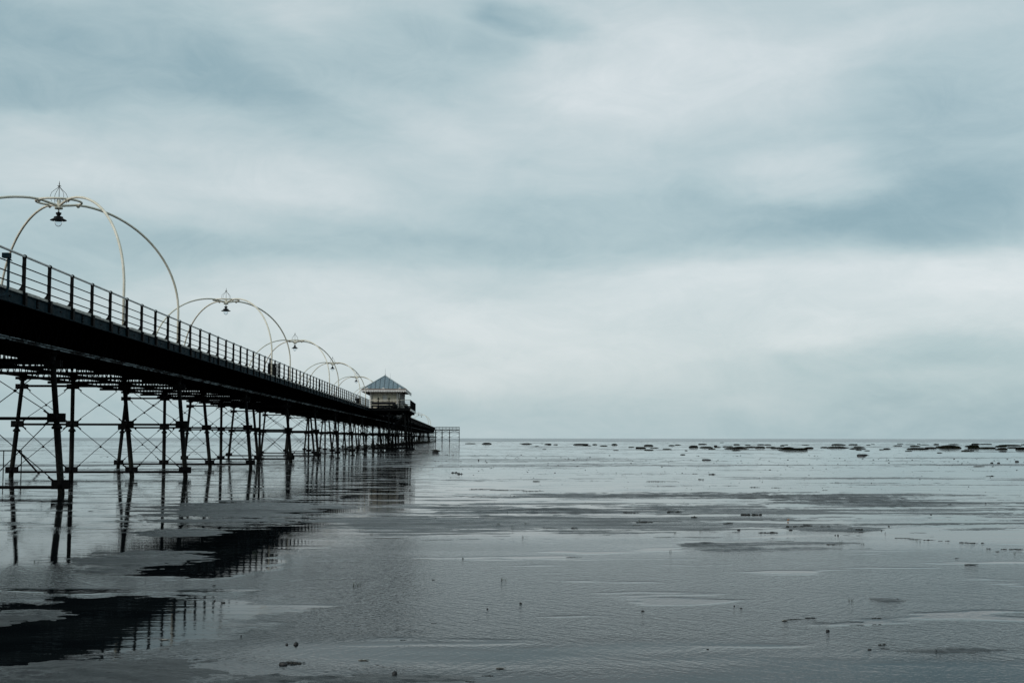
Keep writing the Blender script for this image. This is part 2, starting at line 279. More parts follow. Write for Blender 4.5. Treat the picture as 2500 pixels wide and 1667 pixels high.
N.nt.links.new(N.mixc(N.rng(big2, .4, .62), WAT_A, WAT_B), p.inputs['Base Color'])
N.nt.links.new(N.rng(mask, 0, 1, .02, WAT_R), p.inputs['Roughness'])
p.inputs['IOR'].default_value = WAT_IOR
small = noise(N, coords(N, 1.2, 5, 1), 1, 3, .55)
hgt = N.math('ADD', N.math('MULTIPLY', w, N.math('MULTIPLY', mask, RIP)), N.math('MULTIPLY', small, CALM))
b = N.n('ShaderNodeBump', I={'Strength': 1.0, 'Distance': 1.0, 'Height': hgt})
N.nt.links.new(b.outputs[0], p.inputs['Normal'])

# open sea beyond the flats
M_sea, N, p = newmat('rough_sea')
fo = noise(N, coords(N, .02, .008, 1), 1, 6, .7)
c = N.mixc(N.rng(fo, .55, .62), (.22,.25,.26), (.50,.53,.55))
N.nt.links.new(c, p.inputs['Base Color']); p.inputs['Roughness'].default_value = .35; p.inputs['IOR'].default_value = 1.33
b = N.n('ShaderNodeBump', I={'Strength': 1, 'Distance': .5, 'Height': noise(N, coords(N, .03, .06, 1), 1, 4, .6)})
N.nt.links.new(b.outputs[0], p.inputs['Normal'])

# ------------------------------------------------------------------ camera
cam_d = bpy.data.cameras.new('camera'); cam = bpy.data.objects.new('camera', cam_d); col.objects.link(cam)
scene.camera = cam
cam_d.sensor_width = 36; cam_d.lens = 36 * 3221.75 / 2500
cam_d.clip_start = .05; cam_d.clip_end = 30000
cam.location = (0, 0, 1.6)
cam.matrix_world = Matrix.Translation((0,0,1.6)) @ Matrix.Rotation(-R(2.2207), 4, 'Z') @ Matrix.Rotation(R(90+4.18975), 4, 'X') @ Matrix.Rotation(R(.0916), 4, 'Z')

# ------------------------------------------------------------------ sky and light
world = bpy.data.worlds.new('World'); scene.world = world; world.use_nodes = True
nt = world.node_tree; nt.nodes.clear(); N = NT(nt)
SUN_EL, SUN_AZ = R(24), R(-128)          # azimuth from +Y towards +X
sky = N.n('ShaderNodeTexSky', sky_type='NISHITA', sun_disc=False, sun_elevation=SUN_EL, sun_rotation=SUN_AZ, air_density=1, dust_density=2, ozone_density=1)
bg_sky = N.n('ShaderNodeBackground', I={'Color': sky.outputs[0], 'Strength': .1})
D = N.n('ShaderNodeTexCoord').outputs['Generated']
s3 = N.n('ShaderNodeSeparateXYZ', I={0: D})
az = N.math('MULTIPLY', N.math('ARCTAN2', s3.outputs[0], s3.outputs[1]), 180/PI)
el = N.math('MULTIPLY', N.math('ARCSINE', s3.outputs[2]), 180/PI)
# cloud wisps drawn out along the wind (mostly level)
wv = N.n('ShaderNodeMapping', I={0: D, 'Scale': (3.2,3.2,11)})
warp1 = N.math('SUBTRACT', noise(N, wv.outputs[0], 1.0, 5, .55), .5)
wv2 = N.n('ShaderNodeMapping', I={0: D, 'Scale': (3.2,3.2,11), 'Location': (7.3,2.1,4.4)})
warp2 = N.math('SUBTRACT', noise(N, wv2.outputs[0], 1.3, 5, .55), .5)
azw = N.math('ADD', az, N.math('MULTIPLY', warp1, 9))
elw = N.math('ADD', el, N.math('MULTIPLY', warp2, 4.5))
sv = N.n('ShaderNodeCombineXYZ', I={0: azw, 1: elw})
def sk(x, y):
    u = (x*1.063 - 1124)/3221.75; v = (1069 - y*1.063)/3221.75
    a = math.atan(u); return math.degrees(a), math.degrees(math.atan(v*math.cos(a)))
val = None
for (x, y, rx, ry, rot, amp) in SKY:
    a0, e0 = sk(x, y); k = 1.063/3221.75*180/PI
    mp = N.n('ShaderNodeMapping', vector_type='TEXTURE', I={0: sv.outputs[0], 'Location': (a0,e0,0), 'Rotation': (0,0,R(rot)), 'Scale': (rx*k*1.7, ry*k*1.7, 1)})
    g = N.n('ShaderNodeTexGradient', gradient_type='SPHERICAL', I={0: mp.outputs[0]})
    t = N.rng(g.outputs[1], 0, .75, 0, amp)
    val = t if val is None else N.math('ADD', val, t)
wisp = N.n('ShaderNodeMapping', I={0: D, 'Scale': (4,4,12), 'Rotation': (.12,.1,0)})
tex = N.math('SUBTRACT', noise(N, wisp.outputs[0], 1.6, 8, .6, .6), .5)
wide = N.n('ShaderNodeMapping', I={0: D, 'Scale': (1.2,1.2,4), 'Location': (3,1,8)})
tex2 = N.math('SUBTRACT', noise(N, wide.outputs[0], 1.2, 6, .55, .3), .5)
tuft = N.n('ShaderNodeMapping', I={0: D, 'Scale': (8,8,17), 'Location': (1,5,2), 'Rotation': (0,.12,0)})
tex3 = N.math('SUBTRACT', noise(N, tuft.outputs[0], 1.8, 9, .68, .9), .5)
val = N.math('ADD', N.math('ADD', val, SKY_BASE), N.math('ADD', N.math('MULTIPLY', tex, .46), N.math('ADD', N.math('MULTIPLY', tex2, .45), N.math('MULTIPLY', tex3, .42))))
val = N.math('ADD', N.math('MULTIPLY', N.math('SUBTRACT', val, .5), .72), .5)
ramp = N.n('ShaderNodeValToRGB', I={0: val})
els = ramp.color_ramp.elements
def lin(r, g, b): return tuple((c/255/12.92 if c/255 <= .04045 else ((c/255+.055)/1.055)**2.4) for c in (r,g,b)) + (1,)
els[0].position = 0; els[0].color = lin(*SKYC[0]); els[1].position = 1; els[1].color = lin(*SKYC[-1])
for i, cc in enumerate(SKYC[1:-1]):
    e = els.new((i+1)/(len(SKYC)-1)); e.color = lin(*cc)
bg_c = N.n('ShaderNodeBackground', I={'Color': ramp.outputs[0], 'Strength': 1.0})
mix = N.n('ShaderNodeMixShader', I={0: .88})
nt.links.new(bg_sky.outputs[0], mix.inputs[1]); nt.links.new(bg_c.outputs[0], mix.inputs[2])
out = N.n('ShaderNodeOutputWorld'); nt.links.new(mix.outputs[0], out.inputs[0])
sd = bpy.data.lights.new('sun', 'SUN'); so = bpy.data.objects.new('sun', sd); col.objects.link(so)
sd.energy = SUN_E; sd.angle = R(14); sd.color = (1,.96,.9)
dv = Vector((math.sin(SUN_AZ)*math.cos(SUN_EL), math.cos(SUN_AZ)*math.cos(SUN_EL), math.sin(SUN_EL)))
so.rotation_euler = dv.to_track_quat('Z', 'Y').to_euler(); so.location = (0,0,60)
scene.view_settings.view_transform = 'Standard'; scene.view_settings.look = 'None'
scene.view_settings.exposure = EXPO; scene.view_settings.gamma = 1
scene.cycles.max_bounces = 8

M_pale2 = mottled('lamp_arch_paint', (.62,.59,.49), (.72,.68,.58), .5, 3, c3=(.38,.35,.28), thr3=(.62,.74), s3=5, bump=.03)
M_pale3 = mottled('light_roof_flashing', (.33,.38,.40), (.45,.49,.50), .45, 4)
M_cream2 = mottled('dull_cream_paint', (.58,.54,.42), (.68,.64,.52), .55, 3)
M_gutter = mottled('brownish_gutter', (.17,.13,.11), (.24,.19,.16), .5, 6)
M_crown = mottled('grey_wrought_iron', (.10,.10,.095), (.16,.16,.15), .5, 20)

# ------------------------------------------------------------------ ground, water, sea
def height(x, y):
    r = np.hypot(x, y)
    warp = 1.5*fbm(x/6, y/4, 41, 3)
    base = -.0130 + .024*fbm(x/8, y/2.0, 3, 7, .62) + .018*fbm(x/40, y/11, 15, 4, .6)
    base = base + .026*fbm(x/5 + warp, y/.6 + warp*.6, 9, 6, .66) + .020*fbm(x/26, y/3.2, 27, 5, .6)*np.clip((r-35)/40, 0, 1)
    base = base + .0045*np.clip((r-150)/120, 0, 1)
    nearw = np.clip((23 - r)/5, 0, 1)          # the near water is a little deeper
    base = base + .012*fbm(x/1.1, y/.32, 83, 5, .66)
    base = base - .010*np.clip((-x-1.5)/1.5, 0, 1)*np.clip((44-y)/6, 0, 1)
    h = base*(1-nearw) + (-.022 + .008*fbm(x/3, y/1.5, 5, 4) + .014*fbm(x/.9, y/.35, 21, 6, .62))*nearw
    ragged = .36*fbm(x/.75, y/.42, 31, 7, .64)
    streak = fbm(x/2.6 + warp, y/.45, 61, 6, .66)
    fine = fbm(x/.22, y/.12, 71, 4, .6)
    for i, (bx, by, rx, ry) in enumerate(BARS):
        q = np.sqrt(((x-bx)/(rx*1.15))**2 + ((y-by)/(ry*1.15))**2) + ragged
        if bx < -2 and by < 40: h = h + np.clip(1.3 - q, 0, 1)**.8*.036 + np.where(q < 1.5, .013, 0)*fine
        elif by < 24: h = h + np.clip(1.4 - q, 0, 1)**.7*(.021 + .030*streak) + np.where(q < 1.5, .003, 0)*fine
        else: h = h + np.clip(1.5 - q, 0, 1)*(.010 + .040*streak)
    h = h - np.clip((y-672)/15, 0, 1)*.5
    return h
az_a = np.concatenate([np.radians(np.arange(-180, -36, 3)), np.radians(np.arange(-36, 36, .075)), np.radians(np.arange(36, 180, 3))])
rr = np.concatenate([[0.0, .8, 1.6, 2.4, 3.2], 4*np.exp(np.linspace(0, math.log(120/4), 860)), 120*np.exp(np.linspace(0, math.log(700/120), 230))[1:], 700*np.exp(np.linspace(0, math.log(20), 50))[1:]])
A, RR = np.meshgrid(az_a + R(2.2), rr)
gx = RR*np.sin(A); gy = RR*np.cos(A)
gz = height(gx, gy)
na = len(az_a); m = len(rr)
V = np.stack([gx, gy, gz], -1).reshape(-1, 3)
ii, jj = np.meshgrid(np.arange(m-1), np.arange(na), indexing='ij'); j2 = (jj+1) % na
F = np.stack([ii*na+jj, (ii+1)*na+jj, (ii+1)*na+j2, ii*na+j2], -1).reshape(-1, 4)
def np_mesh(name, V, F, mat):
    me = bpy.data.meshes.new(name)
    me.vertices.add(len(V)); me.vertices.foreach_set('co', V.astype(np.float32).ravel())
    me.loops.add(F.size); me.loops.foreach_set('vertex_index', F.astype(np.int32).ravel())
    me.polygons.add(len(F)); me.polygons.foreach_set('loop_start', np.arange(0, F.size, F.shape[1], dtype=np.int32))
    me.polygons.foreach_set('loop_total', np.full(len(F), F.shape[1], dtype=np.int32))
    me.polygons.foreach_set('use_smooth', np.ones(len(F), dtype=bool))
    me.update(calc_edges=True); me.materials.append(mat)
    o = bpy.data.objects.new(name, me); col.objects.link(o); return o
g = np_mesh('ground', V, F[:, ::-1], M_sand); tag(g, kind='structure')
g['label'] = 'wet grey sand flats with low bars showing between pools'
w_ = MB(); w_.add([(-14000,-14000,0),(14000,-14000,0),(14000,690,0),(-14000,690,0)], [(0,1,2,3)])
w_ = w_.build('water', M_water); tag(w_, 'thin sheet of still and rippled water over the flats', kind='structure')
# sea with real low swells
ys = 690*np.exp(np.linspace(0, math.log(14000/690), 160)); xs = np.linspace(-9000, 9000, 400)
SX, SY = np.meshgrid(xs, ys)
SZ = .05 + .22*np.clip(fbm(SX/60, SY/45, 77, 4), 0, 1)*np.clip((SY-690)/60, 0, 1)
VV = np.stack([SX, SY, SZ], -1).reshape(-1, 3); a, b_ = len(ys), len(xs)
ii, jj = np.meshgrid(np.arange(a-1), np.arange(b_-1), indexing='ij')
FF = np.stack([ii*b_+jj, ii*b_+jj+1, (ii+1)*b_+jj+1, (ii+1)*b_+jj], -1).reshape(-1, 4)
sea = np_mesh('sea', VV, FF, M_sea); tag(sea, 'grey choppy sea with surf along the horizon', kind='structure')

# ------------------------------------------------------------------ the pier
XN, XF = -11.3, -18.95            # rail lines
ZD = 5.30; ZR = 6.27              # deck edge, hand rail
Y0, Y1 = 8.0, 591.0
GX = [-11.7, -13.9, -16.05, -18.15]
pier = empty('pier', (-15.1, 38.2, 0))
PO = Vector((-15.1, 38.2, 0))
tag(pier, 'long black iron seaside pier standing on braced trestles and running out to its pier head', 'pier')
def part(mb, name, mat, parent=pier):
    o = mb.build(name, mat, parent)
    if parent is pier: o.location = -PO
    return o
d = MB(); d.box(XF-.05, XN-.06, Y0, Y1, 5.02, ZD-.02); dk = part(d, 'deck', M_soffit)
d = MB()
y = Y0
while y < Y1:                     # ragged pale ends of the deck planking along the edge
    L = random.uniform(.9, 2.1); z = random.uniform(.012, .05)
    d.box(XN-.22, XN-.004, y, min(y+L-.03, Y1), ZD-.018, ZD+.03+z); y += L
part(d, 'plank_edge', M_timber)
d = MB(); d.box(XN-.055, XN, Y0, Y1, 4.97, ZD-.022); d.box(XN, XN+.07, Y0, Y1, 4.965, 4.985); d.box(XN, XN+.04, Y0, Y1, ZD-.045, ZD-.025)
fz = part(d, 'fascia', M_fascia)
d = MB(); dr = 2.106; ypost = [34.4 + dr*i for i in range(-4, 264)]
ypost = [q for q in ypost if not (163.5 < q < 182.8) and q < Y1]
jp = []
d = MB(); d.box(XN, XN+.025, -.03, 0, 5.0, 5.24)
for z in (5.02, 5.11, 5.20): d.box(XN, XN+.045, 0, .09, z, z+.035)
jp.append(part(d, 'joint_plate', M_iron))
d = MB(); d.box(XN, XN+.03, -.07, .07, 5.12, 5.145); jp.append(part(d, 'splice_cleat', M_iron))
cnt = 0
for i, yy in enumerate(ypost):    # midway between posts
    ym = yy + dr/2
    if ym < 30 or ym > 190 or 162 < ym < 184: continue
    o = jp[i % 2]
    if cnt > 1: o = o.copy(); col.objects.link(o)
    o.location.y = ym - PO.y; cnt += 1
    jp[i % 2] = o
# lattice girders
def girder(x, y0, y1, zb=4.1, zt=4.98, flange=False):
    b = MB(); b.box(x-.07, x+.07, y0, y1, zt-.07, zt); b.box(x-.07, x+.07, y0, y1, zb, zb+.10)
    y = y0; p = .76; k = 0
    while y + p < y1:
        for s, a_ in ((1, (y, y+p/2)), (-1, (y+p/2, y+p))):
            za, zb2 = (zb+.1, zt-.07) if s > 0 else (zt-.07, zb+.1)
            b.bar((x+.012*s, a_[0], za), (x+.012*s, a_[1], zb2), .05, .024, (1,0,0))
        y += p; k += 1
    return b
for x in GX:
    b = girder(x, Y0, Y1); go = part(b, 'lattice_girder', M_soffit)
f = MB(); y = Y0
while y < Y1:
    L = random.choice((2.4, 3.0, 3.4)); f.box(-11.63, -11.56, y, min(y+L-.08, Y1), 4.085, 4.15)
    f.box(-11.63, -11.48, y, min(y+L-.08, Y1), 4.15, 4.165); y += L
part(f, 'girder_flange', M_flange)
# cross beams under the girders, every 4.25 m
cb = MB(); cb.box(-18.35, -11.5, -.09, .09, 3.99, 4.095); cb.box(-18.3, -11.75, -.03, .03, 4.8, 4.97)
cb = cb.build('cross_beam', M_soffit, pier); cb.location = -PO
ycb = [38.2 - 17*1.5 + 4.25*i for i in range(0, 140)]
ycb = [q for q in ycb if q < Y1]
cb.location.y = ycb[0]-PO.y
for q in ycb[1:75]:
    c2 = cb.copy(); col.objects.link(c2); c2.location.y = q-PO.y
rest = MB()
for q in ycb[75:]: rest.box(-18.35, -11.5, q-.09, q+.09, 3.99, 4.095)
rr_ = part(rest, 'cross_beam', M_iron); tag(rr_, kind='stuff')
# trestles
PB = [-11.36, -13.55, -16.0, -18.41]; PM = [-11.53, -13.75, -16.01, -18.24]
def px_at(j, z): return PB[j] + (PM[j]-PB[j])*(z-.29)/(2.16-.29)
ZL, ZM, ZT = .27, 2.16, 3.70
def pile(b, j):
    P_ = lambda z: (px_at(j, z), 0, z)
    b.tube([P_(-.5), P_(1.92)], .098, 12); b.tube([P_(1.96), P_(4.0)], .083, 12)
    b.lathe([(.0,0),(.14,0),(.155,.03),(.155,.06),(.12,.09),(.10,.13),(.0,.13)], (px_at(j,1.9), 0, 1.84), 12)
    b.lathe([(.0,0),(.11,0),(.19,.07),(.19,.10),(.0,.10)], (px_at(j,4.0), 0, 3.93), 12)
def gusset(b, j, z, h=.15, w=.24):
    x = px_at(j, z)
    for yo in (-.075, .075): b.box(x-w, x+w, yo-.012, yo+.012, z-h, z+h)
    b.tube([(x,0,z-h*.9),(x,0,z+h*.9)], .112, 10)
    up, dn = z < 3.5, z > 1
    for s in (-1, 1):
        if (j == 0 and s > 0) or (j == 3 and s < 0): continue
        if up: b.bar((x+s*(w-.04),0,z+h-.03), (x+s*(w+.12),0,z+h+.08), .05, .045)
        if dn: b.bar((x+s*(w-.04),0,z-h+.03), (x+s*(w+.12),0,z-h-.08), .05, .045)
def bracing(b):
    for j in range(3):
        for (za, zb) in ((ZL, ZM), (ZM, ZT)):
            for s in (0, 1):
                a_, c_ = (j, j+1) if s == 0 else (j+1, j)
                sg = -1 if s == 0 else 1
                b.tube([(px_at(a_,za)+sg*.3, .012*(s*2-1), za+.2), (px_at(c_,zb)-sg*.3, .012*(s*2-1), zb-.2)], .0135, 5)
            xm = (px_at(j,(za+zb)/2)+px_at(j+1,(za+zb)/2))/2
            b.tube([(xm,-.02,(za+zb)/2),(xm,.02,(za+zb)/2)], .045, 8)
def frame(b):
    for z in (ZL-.08, ZM-.02, ZT+.02):
        hh = .045
        b.box(px_at(3,z), px_at(0,z), -.045, .045, z-hh, z+hh)
    for j in range(4):
        for z in (ZL, ZM, ZT): gusset(b, j, z, .13 if z != ZT else .10)
fb = MB(); frame(fb); tr = fb.build('trestle', M_iron, pier); tr.location = -PO
for j in range(4):
    b = MB(); pile(b, j); b.build('pile', M_pile, tr)
b = MB(); bracing(b); b.build('cross_bracing', M_iron, tr)
tys = [38.2 + 17*k for k in range(-1, 33)]
tys = [q for q in tys if q < 590]
tr.location.y = tys[0]-PO.y
cm = child_map(tr)
for q in tys[1:25]:
    t = copy_tree(tr, pier, cm); t.location.y = q-PO.y
rest = MB()
for q in tys[25:]:
    one = MB(); frame(one); bracing(one)
    for j in range(4): pile(one, j)
    rest.add([(v[0], v[1]+q, v[2]) for v in one.v], one.f)
rt = part(rest, 'trestle', M_pile); tag(rt, kind='stuff')
# wider platform that carries the shelter
PX = -6.22; PYA, PYB = 163.9, 182.6
d = MB(); d.box(XN-.3, PX, PYA, PYB, 4.98, ZD-.0); part(d, 'platform_deck', M_iron)
d = MB(); d.box(PX, PX+.06, PYA, PYB, 4.96, 5.2); part(d, 'platform_fascia', M_pale)
d = MB()
for i in range(8):
    yy = PYA + .8 + i*2.4
    d.bar((PX-.25, yy, 4.98), (-8.6, yy, 2.9), .13, .16, (0,1,0)); d.box(-11.4, PX-.1, yy-.08, yy+.08, 4.72, 4.98)
for x in (-7.2, -8.9, -10.6): d.box(x-.08, x+.08, PYA+.1, PYB-.1, 4.5, 4.72)
for yy in (PYA+.4, 172.9, PYB-.4):
    d.box(-11.4, -6.5, yy-.07, yy+.07, 2.1, 2.24); d.box(-11.4, -6.5, yy-.06, yy+.06, .2, .32)
    for (xa, xb) in ((-6.75,-8.9),(-8.9,-11.3)):
        d.bar((xa,yy,.3),(xb,yy,2.1),.03,.03); d.bar((xb,yy,.3),(xa,yy,2.1),.03,.03)
        d.bar((xa,yy,2.3),(xb,yy,4.5),.03,.03); d.bar((xb,yy,2.3),(xa,yy,4.5),.03,.03)
part(d, 'platform_truss', M_iron)
for yy in (PYA+.4, 172.9, PYB-.4):
    for (xb, xt) in ((-6.55,-6.95),(-8.9,-8.9)):
        b = MB(); b.tube([(xb,yy,-.5),(xt,yy,4.6)], [.13,.1], 10)
        b.lathe([(0,0),(.34,0),(.30,.16),(.14,.3),(0,.3)], (xb,yy,-.02), 12); part(b, 'platform_pile', M_iron)
# pier head at the seaward end
HY = [591.6, 597.5, 603.0]; HXs = [-.6, -4.95, -8.3, -11.2, -14.6, -18.4]
d = MB(); d.box(-19.2, -.35, Y1+.02, 603.6, 5.28, 5.46); part(d, 'head_deck', M_iron)
d = MB()
for yy in HY:
    for z in (4.28, 5.2): d.box(-18.6, -.5, yy-.06, yy+.06, z-.06, z+.06)
    for z in (3.75, 2.02): d.box(-18.6, -.5, yy-.05, yy+.05, z-.055, z+.055)
    for a_, c_ in zip(HXs[:-1], HXs[1:]):
        for (za, zb, w) in ((4.3,5.2,.075),(2.05,3.7,.03),(.3,2.0,.03)):
            d.bar((a_,yy,za),(c_,yy,zb),w,w); d.bar((c_,yy+.02,za),(a_,yy+.02,zb),w,w)
    for x in HXs:
        for z in (3.75, 2.02): d.box(x-.25, x+.25, yy-.09, yy+.09, z-.12, z+.12)
for x in HXs:
    for z in (3.75, 5.2): d.box(x-.05, x+.05, HY[0], HY[-1], z-.055, z+.055)
hf = part(d, 'head_frame', M_iron)
for yy in HY:
    for x in HXs:
        b = MB(); b.tube([(x,yy,-.5),(x,yy,5.28)], .15 if yy == HY[0] else .13, 10); o = b.build('head_pile', M_iron, hf)

# ------------------------------------------------------------------ railings
rail = empty('railing', (XN, 34.4, ZD))
tag(rail, 'long railing of black posts and bars with a pale handrail running along the pier edge', 'railing')
RO = Vector((XN, 34.4, ZD))
def rpart(mb, name, mat, par, org):
    o = mb.build(name, mat, par); o.location = -org; return o
segs = [(ypost[0]-.5, 163.6), (182.9, Y1)]
b = MB()
for a_, c_ in segs: b.tube([(XN,a_,ZR),(XN,c_,ZR)], .031, 10)
rpart(b, 'handrail', M_rail, rail, RO)
for z in (5.98, 5.73, 5.50):
    b = MB()
    for a_, c_ in segs: b.tube([(XN,a_,z),(XN,c_,z)], .0165, 6)
    rpart(b, 'bar', M_iron, rail, RO)
def post_shape(b, y=0, x=0, z=0):
    n = 14; prof = []
    for i in range(n+1):
        t = i/n; zz = -.30 + t*(ZR-ZD+.30)
        w = .052 + .006*math.sin(t*26)
        prof.append((zz, w))
    # flat cast bar, slightly scalloped, thickness along the pier
    vs = []; fs = []
    for zz, w in prof:
        g_ = .20*max(0, 1-(zz+.0)/.26)**2 if zz > 0 else (.20 if zz > -.02 else 0)
        vs += [(x-w-g_, y-.030, z+zz), (x+.036, y-.030, z+zz), (x+.036, y+.030, z+zz), (x-w-g_, y+.030, z+zz)]
    for i in range(len(prof)-1):
        for k in range(4):
            l = (k+1) % 4; fs.append((i*4+k, i*4+l, (i+1)*4+l, (i+1)*4+k))
    fs.append((3,2,1,0)); fs.append(tuple(len(prof)*4-4+k for k in range(4)))
    b.add(vs, fs)
    b.box(x-.02, x+.075, y-.085, y+.085, z-.32, z+.02)
    b.box(x-.24, x+.0, y-.10, y+.10, z+.035, z+.055)
    b.tube([(x, y-.035, z+ZR-ZD), (x, y+.035, z+ZR-ZD)], .052, 12)
b = MB(); post_shape(b); pst = b.build('post', M_iron, rail); 
pst.location = (0, ypost[0]-34.4, 0)
for q in ypost[1:100]:
    c2 = pst.copy(); col.objects.link(c2); c2.location = (0, q-34.4, 0)
b = MB()
for q in ypost[100:]:
    b.box(-.06, .036, q-34.4-.03, q-34.4+.03, -.3, ZR-ZD); b.box(-.2, 0, q-34.4-.03, q-34.4+.03, 0, .16); b.box(-.02,.075,q-34.4-.085,q-34.4+.085,-.32,.02)
o = b.build('post', M_iron, rail); tag(o, kind='stuff')

# railing of the shelter platform
pr = empty('platform_railing', (PX, PYA, ZD))
tag(pr, 'short railing with a cream handrail around the platform in front of the shelter', 'railing')
PRO = Vector((PX, PYA, ZD))
b = MB(); b.tube([(XN,PYA,ZR),(PX,PYA,ZR)], .042, 8); rpart(b, 'handrail', M_cream, pr, PRO)
b = MB(); b.tube([(PX,PYA,ZR),(PX,PYB,ZR),(XN,PYB,ZR)], .04, 8); rpart(b, 'handrail', M_iron, pr, PRO)
for z in (6.03, 5.78, 5.53):
    b = MB(); b.tube([(XN,PYA,z),(PX,PYA,z),(PX,PYB,z),(XN,PYB,z)], .024, 6); rpart(b, 'bar', M_iron, pr, PRO)
for x in (-10.18, -8.87, -7.58, PX):
    b = MB(); b.box(x-.04, x+.04, PYA-.04, PYA+.04, ZD-.1, ZR+.04); b.box(x-.16, x+.16, PYA-.03, PYA+.05, ZD-.02, ZD+.05); b.box(x-.10, x+.10, PYA-.03, PYA+.04, ZD+.05, ZD+.13)
    rpart(b, 'post', M_iron, pr, PRO)
for i in range(1, 18):
    yy = PYA + i*1.04
    b = MB(); b.box(PX-.05, PX+.05, yy-.05, yy+.05, ZD-.3, ZR+.03); rpart(b, 'post', M_iron, pr, PRO)
# railing round the pier head
hr = empty('pier_head_railing', (-.5, Y1+.6, 5.46))
tag(hr, 'open railing round the far pier head beyond the shelter', 'railing')
HRO = Vector((-.5, Y1+.6, 5.46))
for z, r_ in ((6.55,.055),(6.2,.03),(5.85,.03)):
    b = MB(); b.tube([(-11.2,Y1+.5,z),(-.5,Y1+.5,z),(-.5,603.4,z),(-19,603.4,z)], r_, 6); rpart(b, 'bar' if r_ < .05 else 'handrail', M_iron, hr, HRO)
for i in range(8):
    x = -11 + i*1.5
    b = MB(); b.box(x-.07, x+.07, Y1+.43, Y1+.57, 5.4, 6.6); rpart(b, 'post', M_iron, hr, HRO)
for i in range(1, 6):
    for x in (-.5,):
        b = MB(); b.box(x-.06, x+.06, Y1+.5+i*2.4-.06, Y1+.5+i*2.4+.06, 5.4, 6.6); rpart(b, 'post', M_iron, hr, HRO)

# ------------------------------------------------------------------ lamp arches and lanterns
ZRG = 10.42; ZC = 6.7
arch = empty('lamp_arch', (0,0,0))
for sx in (-1, 1):
    for sy in (-1, 1):
        f_ = Vector((sx*3.6, sy*4.35, 0)); L = f_.length; u = f_/L
        pts = [(0,0,ZRG-.16), u*.35 + Vector((0,0,ZRG-.09)), u*.8 + Vector((0,0,ZRG-.01))]
        for i in range(1, 25):
            a = PI/2*i/24; rr2 = .9 + (L-.9)*math.sin(a)
            pts.append(u*rr2 + Vector((0,0,ZC + (ZRG-ZC)*math.cos(a))))
        pts.append(f_ + Vector((0,0,5.28)))
        b = MB(); b.tube(pts, .046, 12)
        b.lathe([(0,0),(.10,0),(.10,.03),(.055,.10),(0,.10)], (f_.x,f_.y,5.28), 12)
        c_ = u*.84
        b.tube([c_+Vector((0,0,ZRG-.03))-u*.05, c_+Vector((0,0,ZRG-.03))+u*.05], .072, 10)
        b.tube([c_+Vector((0,0,ZRG-.12)), c_+Vector((0,0,ZRG-.05))], .035, 8)
        b.build('rib', M_pale2, arch)
b = MB(); b.tube([(.82*math.cos(a),.82*math.sin(a),ZRG) for a in [2*PI*i/36 for i in range(36)]], .042, 10, closed=True)
b.build('ring', M_pale2, arch)
b = MB(); b.lathe([(0,.12),(.06,.12),(.07,.0),(.12,-.12),(.15,-.16),(.15,-.22),(0,-.22)], (0,0,ZRG-.05), 14); b.build('hub', M_pale2, arch)
b = MB(); b.tube([(0,0,ZRG),(0,0,ZRG+.68)], .013, 6); b.tube([(0,0,ZRG+.66),(0,0,ZRG+.80)], [.02,.004], 6)
b.lathe([(0,0),(.03,.02),(.0,.05)], (0,0,ZRG+.60), 8)
for k in range(4):
    a = PI/4 + k*PI/2; u = Vector((math.cos(a), math.sin(a), 0)); z0 = ZRG-.02
    b.tube([u*.29+Vector((0,0,z0)), u*.345+Vector((0,0,z0+.12)), u*.345+Vector((0,0,z0+.24)), u*.29+Vector((0,0,z0+.36)), u*.17+Vector((0,0,z0+.46)), u*.06+Vector((0,0,z0+.55)), u*.012+Vector((0,0,z0+.62))], .009, 5)
    b.tube([u*(.11+.05*math.cos(t))+Vector((0,0,z0+.08+.05*math.sin(t))) for t in [2*PI*i/9 for i in range(9)]], .007, 5, closed=True)
    b.tube([u*.012+Vector((0,0,z0+.62)), u*.06+Vector((0,0,z0+.64)), u*.08+Vector((0,0,z0+.61))], .008, 5)
b.build('crown_finial', M_crown, arch)
lan = empty('hanging_lantern', (0,0,0))
b = MB(); b.tube([(0,0,ZRG-.26),(0,0,ZRG-.30)], .018, 8); b.lathe([(0,0),(.025,.01),(.03,.04),(.025,.07),(0,.08)], (0,0,ZRG-.36), 10); b.build('hanger', M_pale2, lan)
b = MB(); zt = ZRG-.36
b.lathe([(0,0),(.03,-.005),(.04,-.035),(.105,-.05),(.105,-.075),(.09,-.09),(.105,-.105),(.085,-.125),(.06,-.15),(.065,-.175),(.12,-.19),(.165,-.205),(.17,-.245),(.195,-.275),(.26,-.305),(.305,-.33),(.30,-.345),(.15,-.33),(0,-.32)], (0,0,zt), 24)
b.build('lamp_shade', M_shade, lan)
b = MB(); b.lathe([(.148,0),(.15,-.05),(.14,-.11),(.115,-.17),(.075,-.215),(.03,-.238),(0,-.243),(0,-.238),(.03,-.232),(.071,-.209),(.110,-.167),(.135,-.11),(.145,-.05),(.143,0)], (0,0,zt-.335), 20); b.build('glass_bowl', M_glass, lan)
am, lm = child_map(arch), child_map(lan)
ys_ = [49.7 + 35.47*k for k in range(0, 16)]
ords = ['nearest', 'second', 'third', 'fourth', 'fifth', 'sixth']
beyond = 0
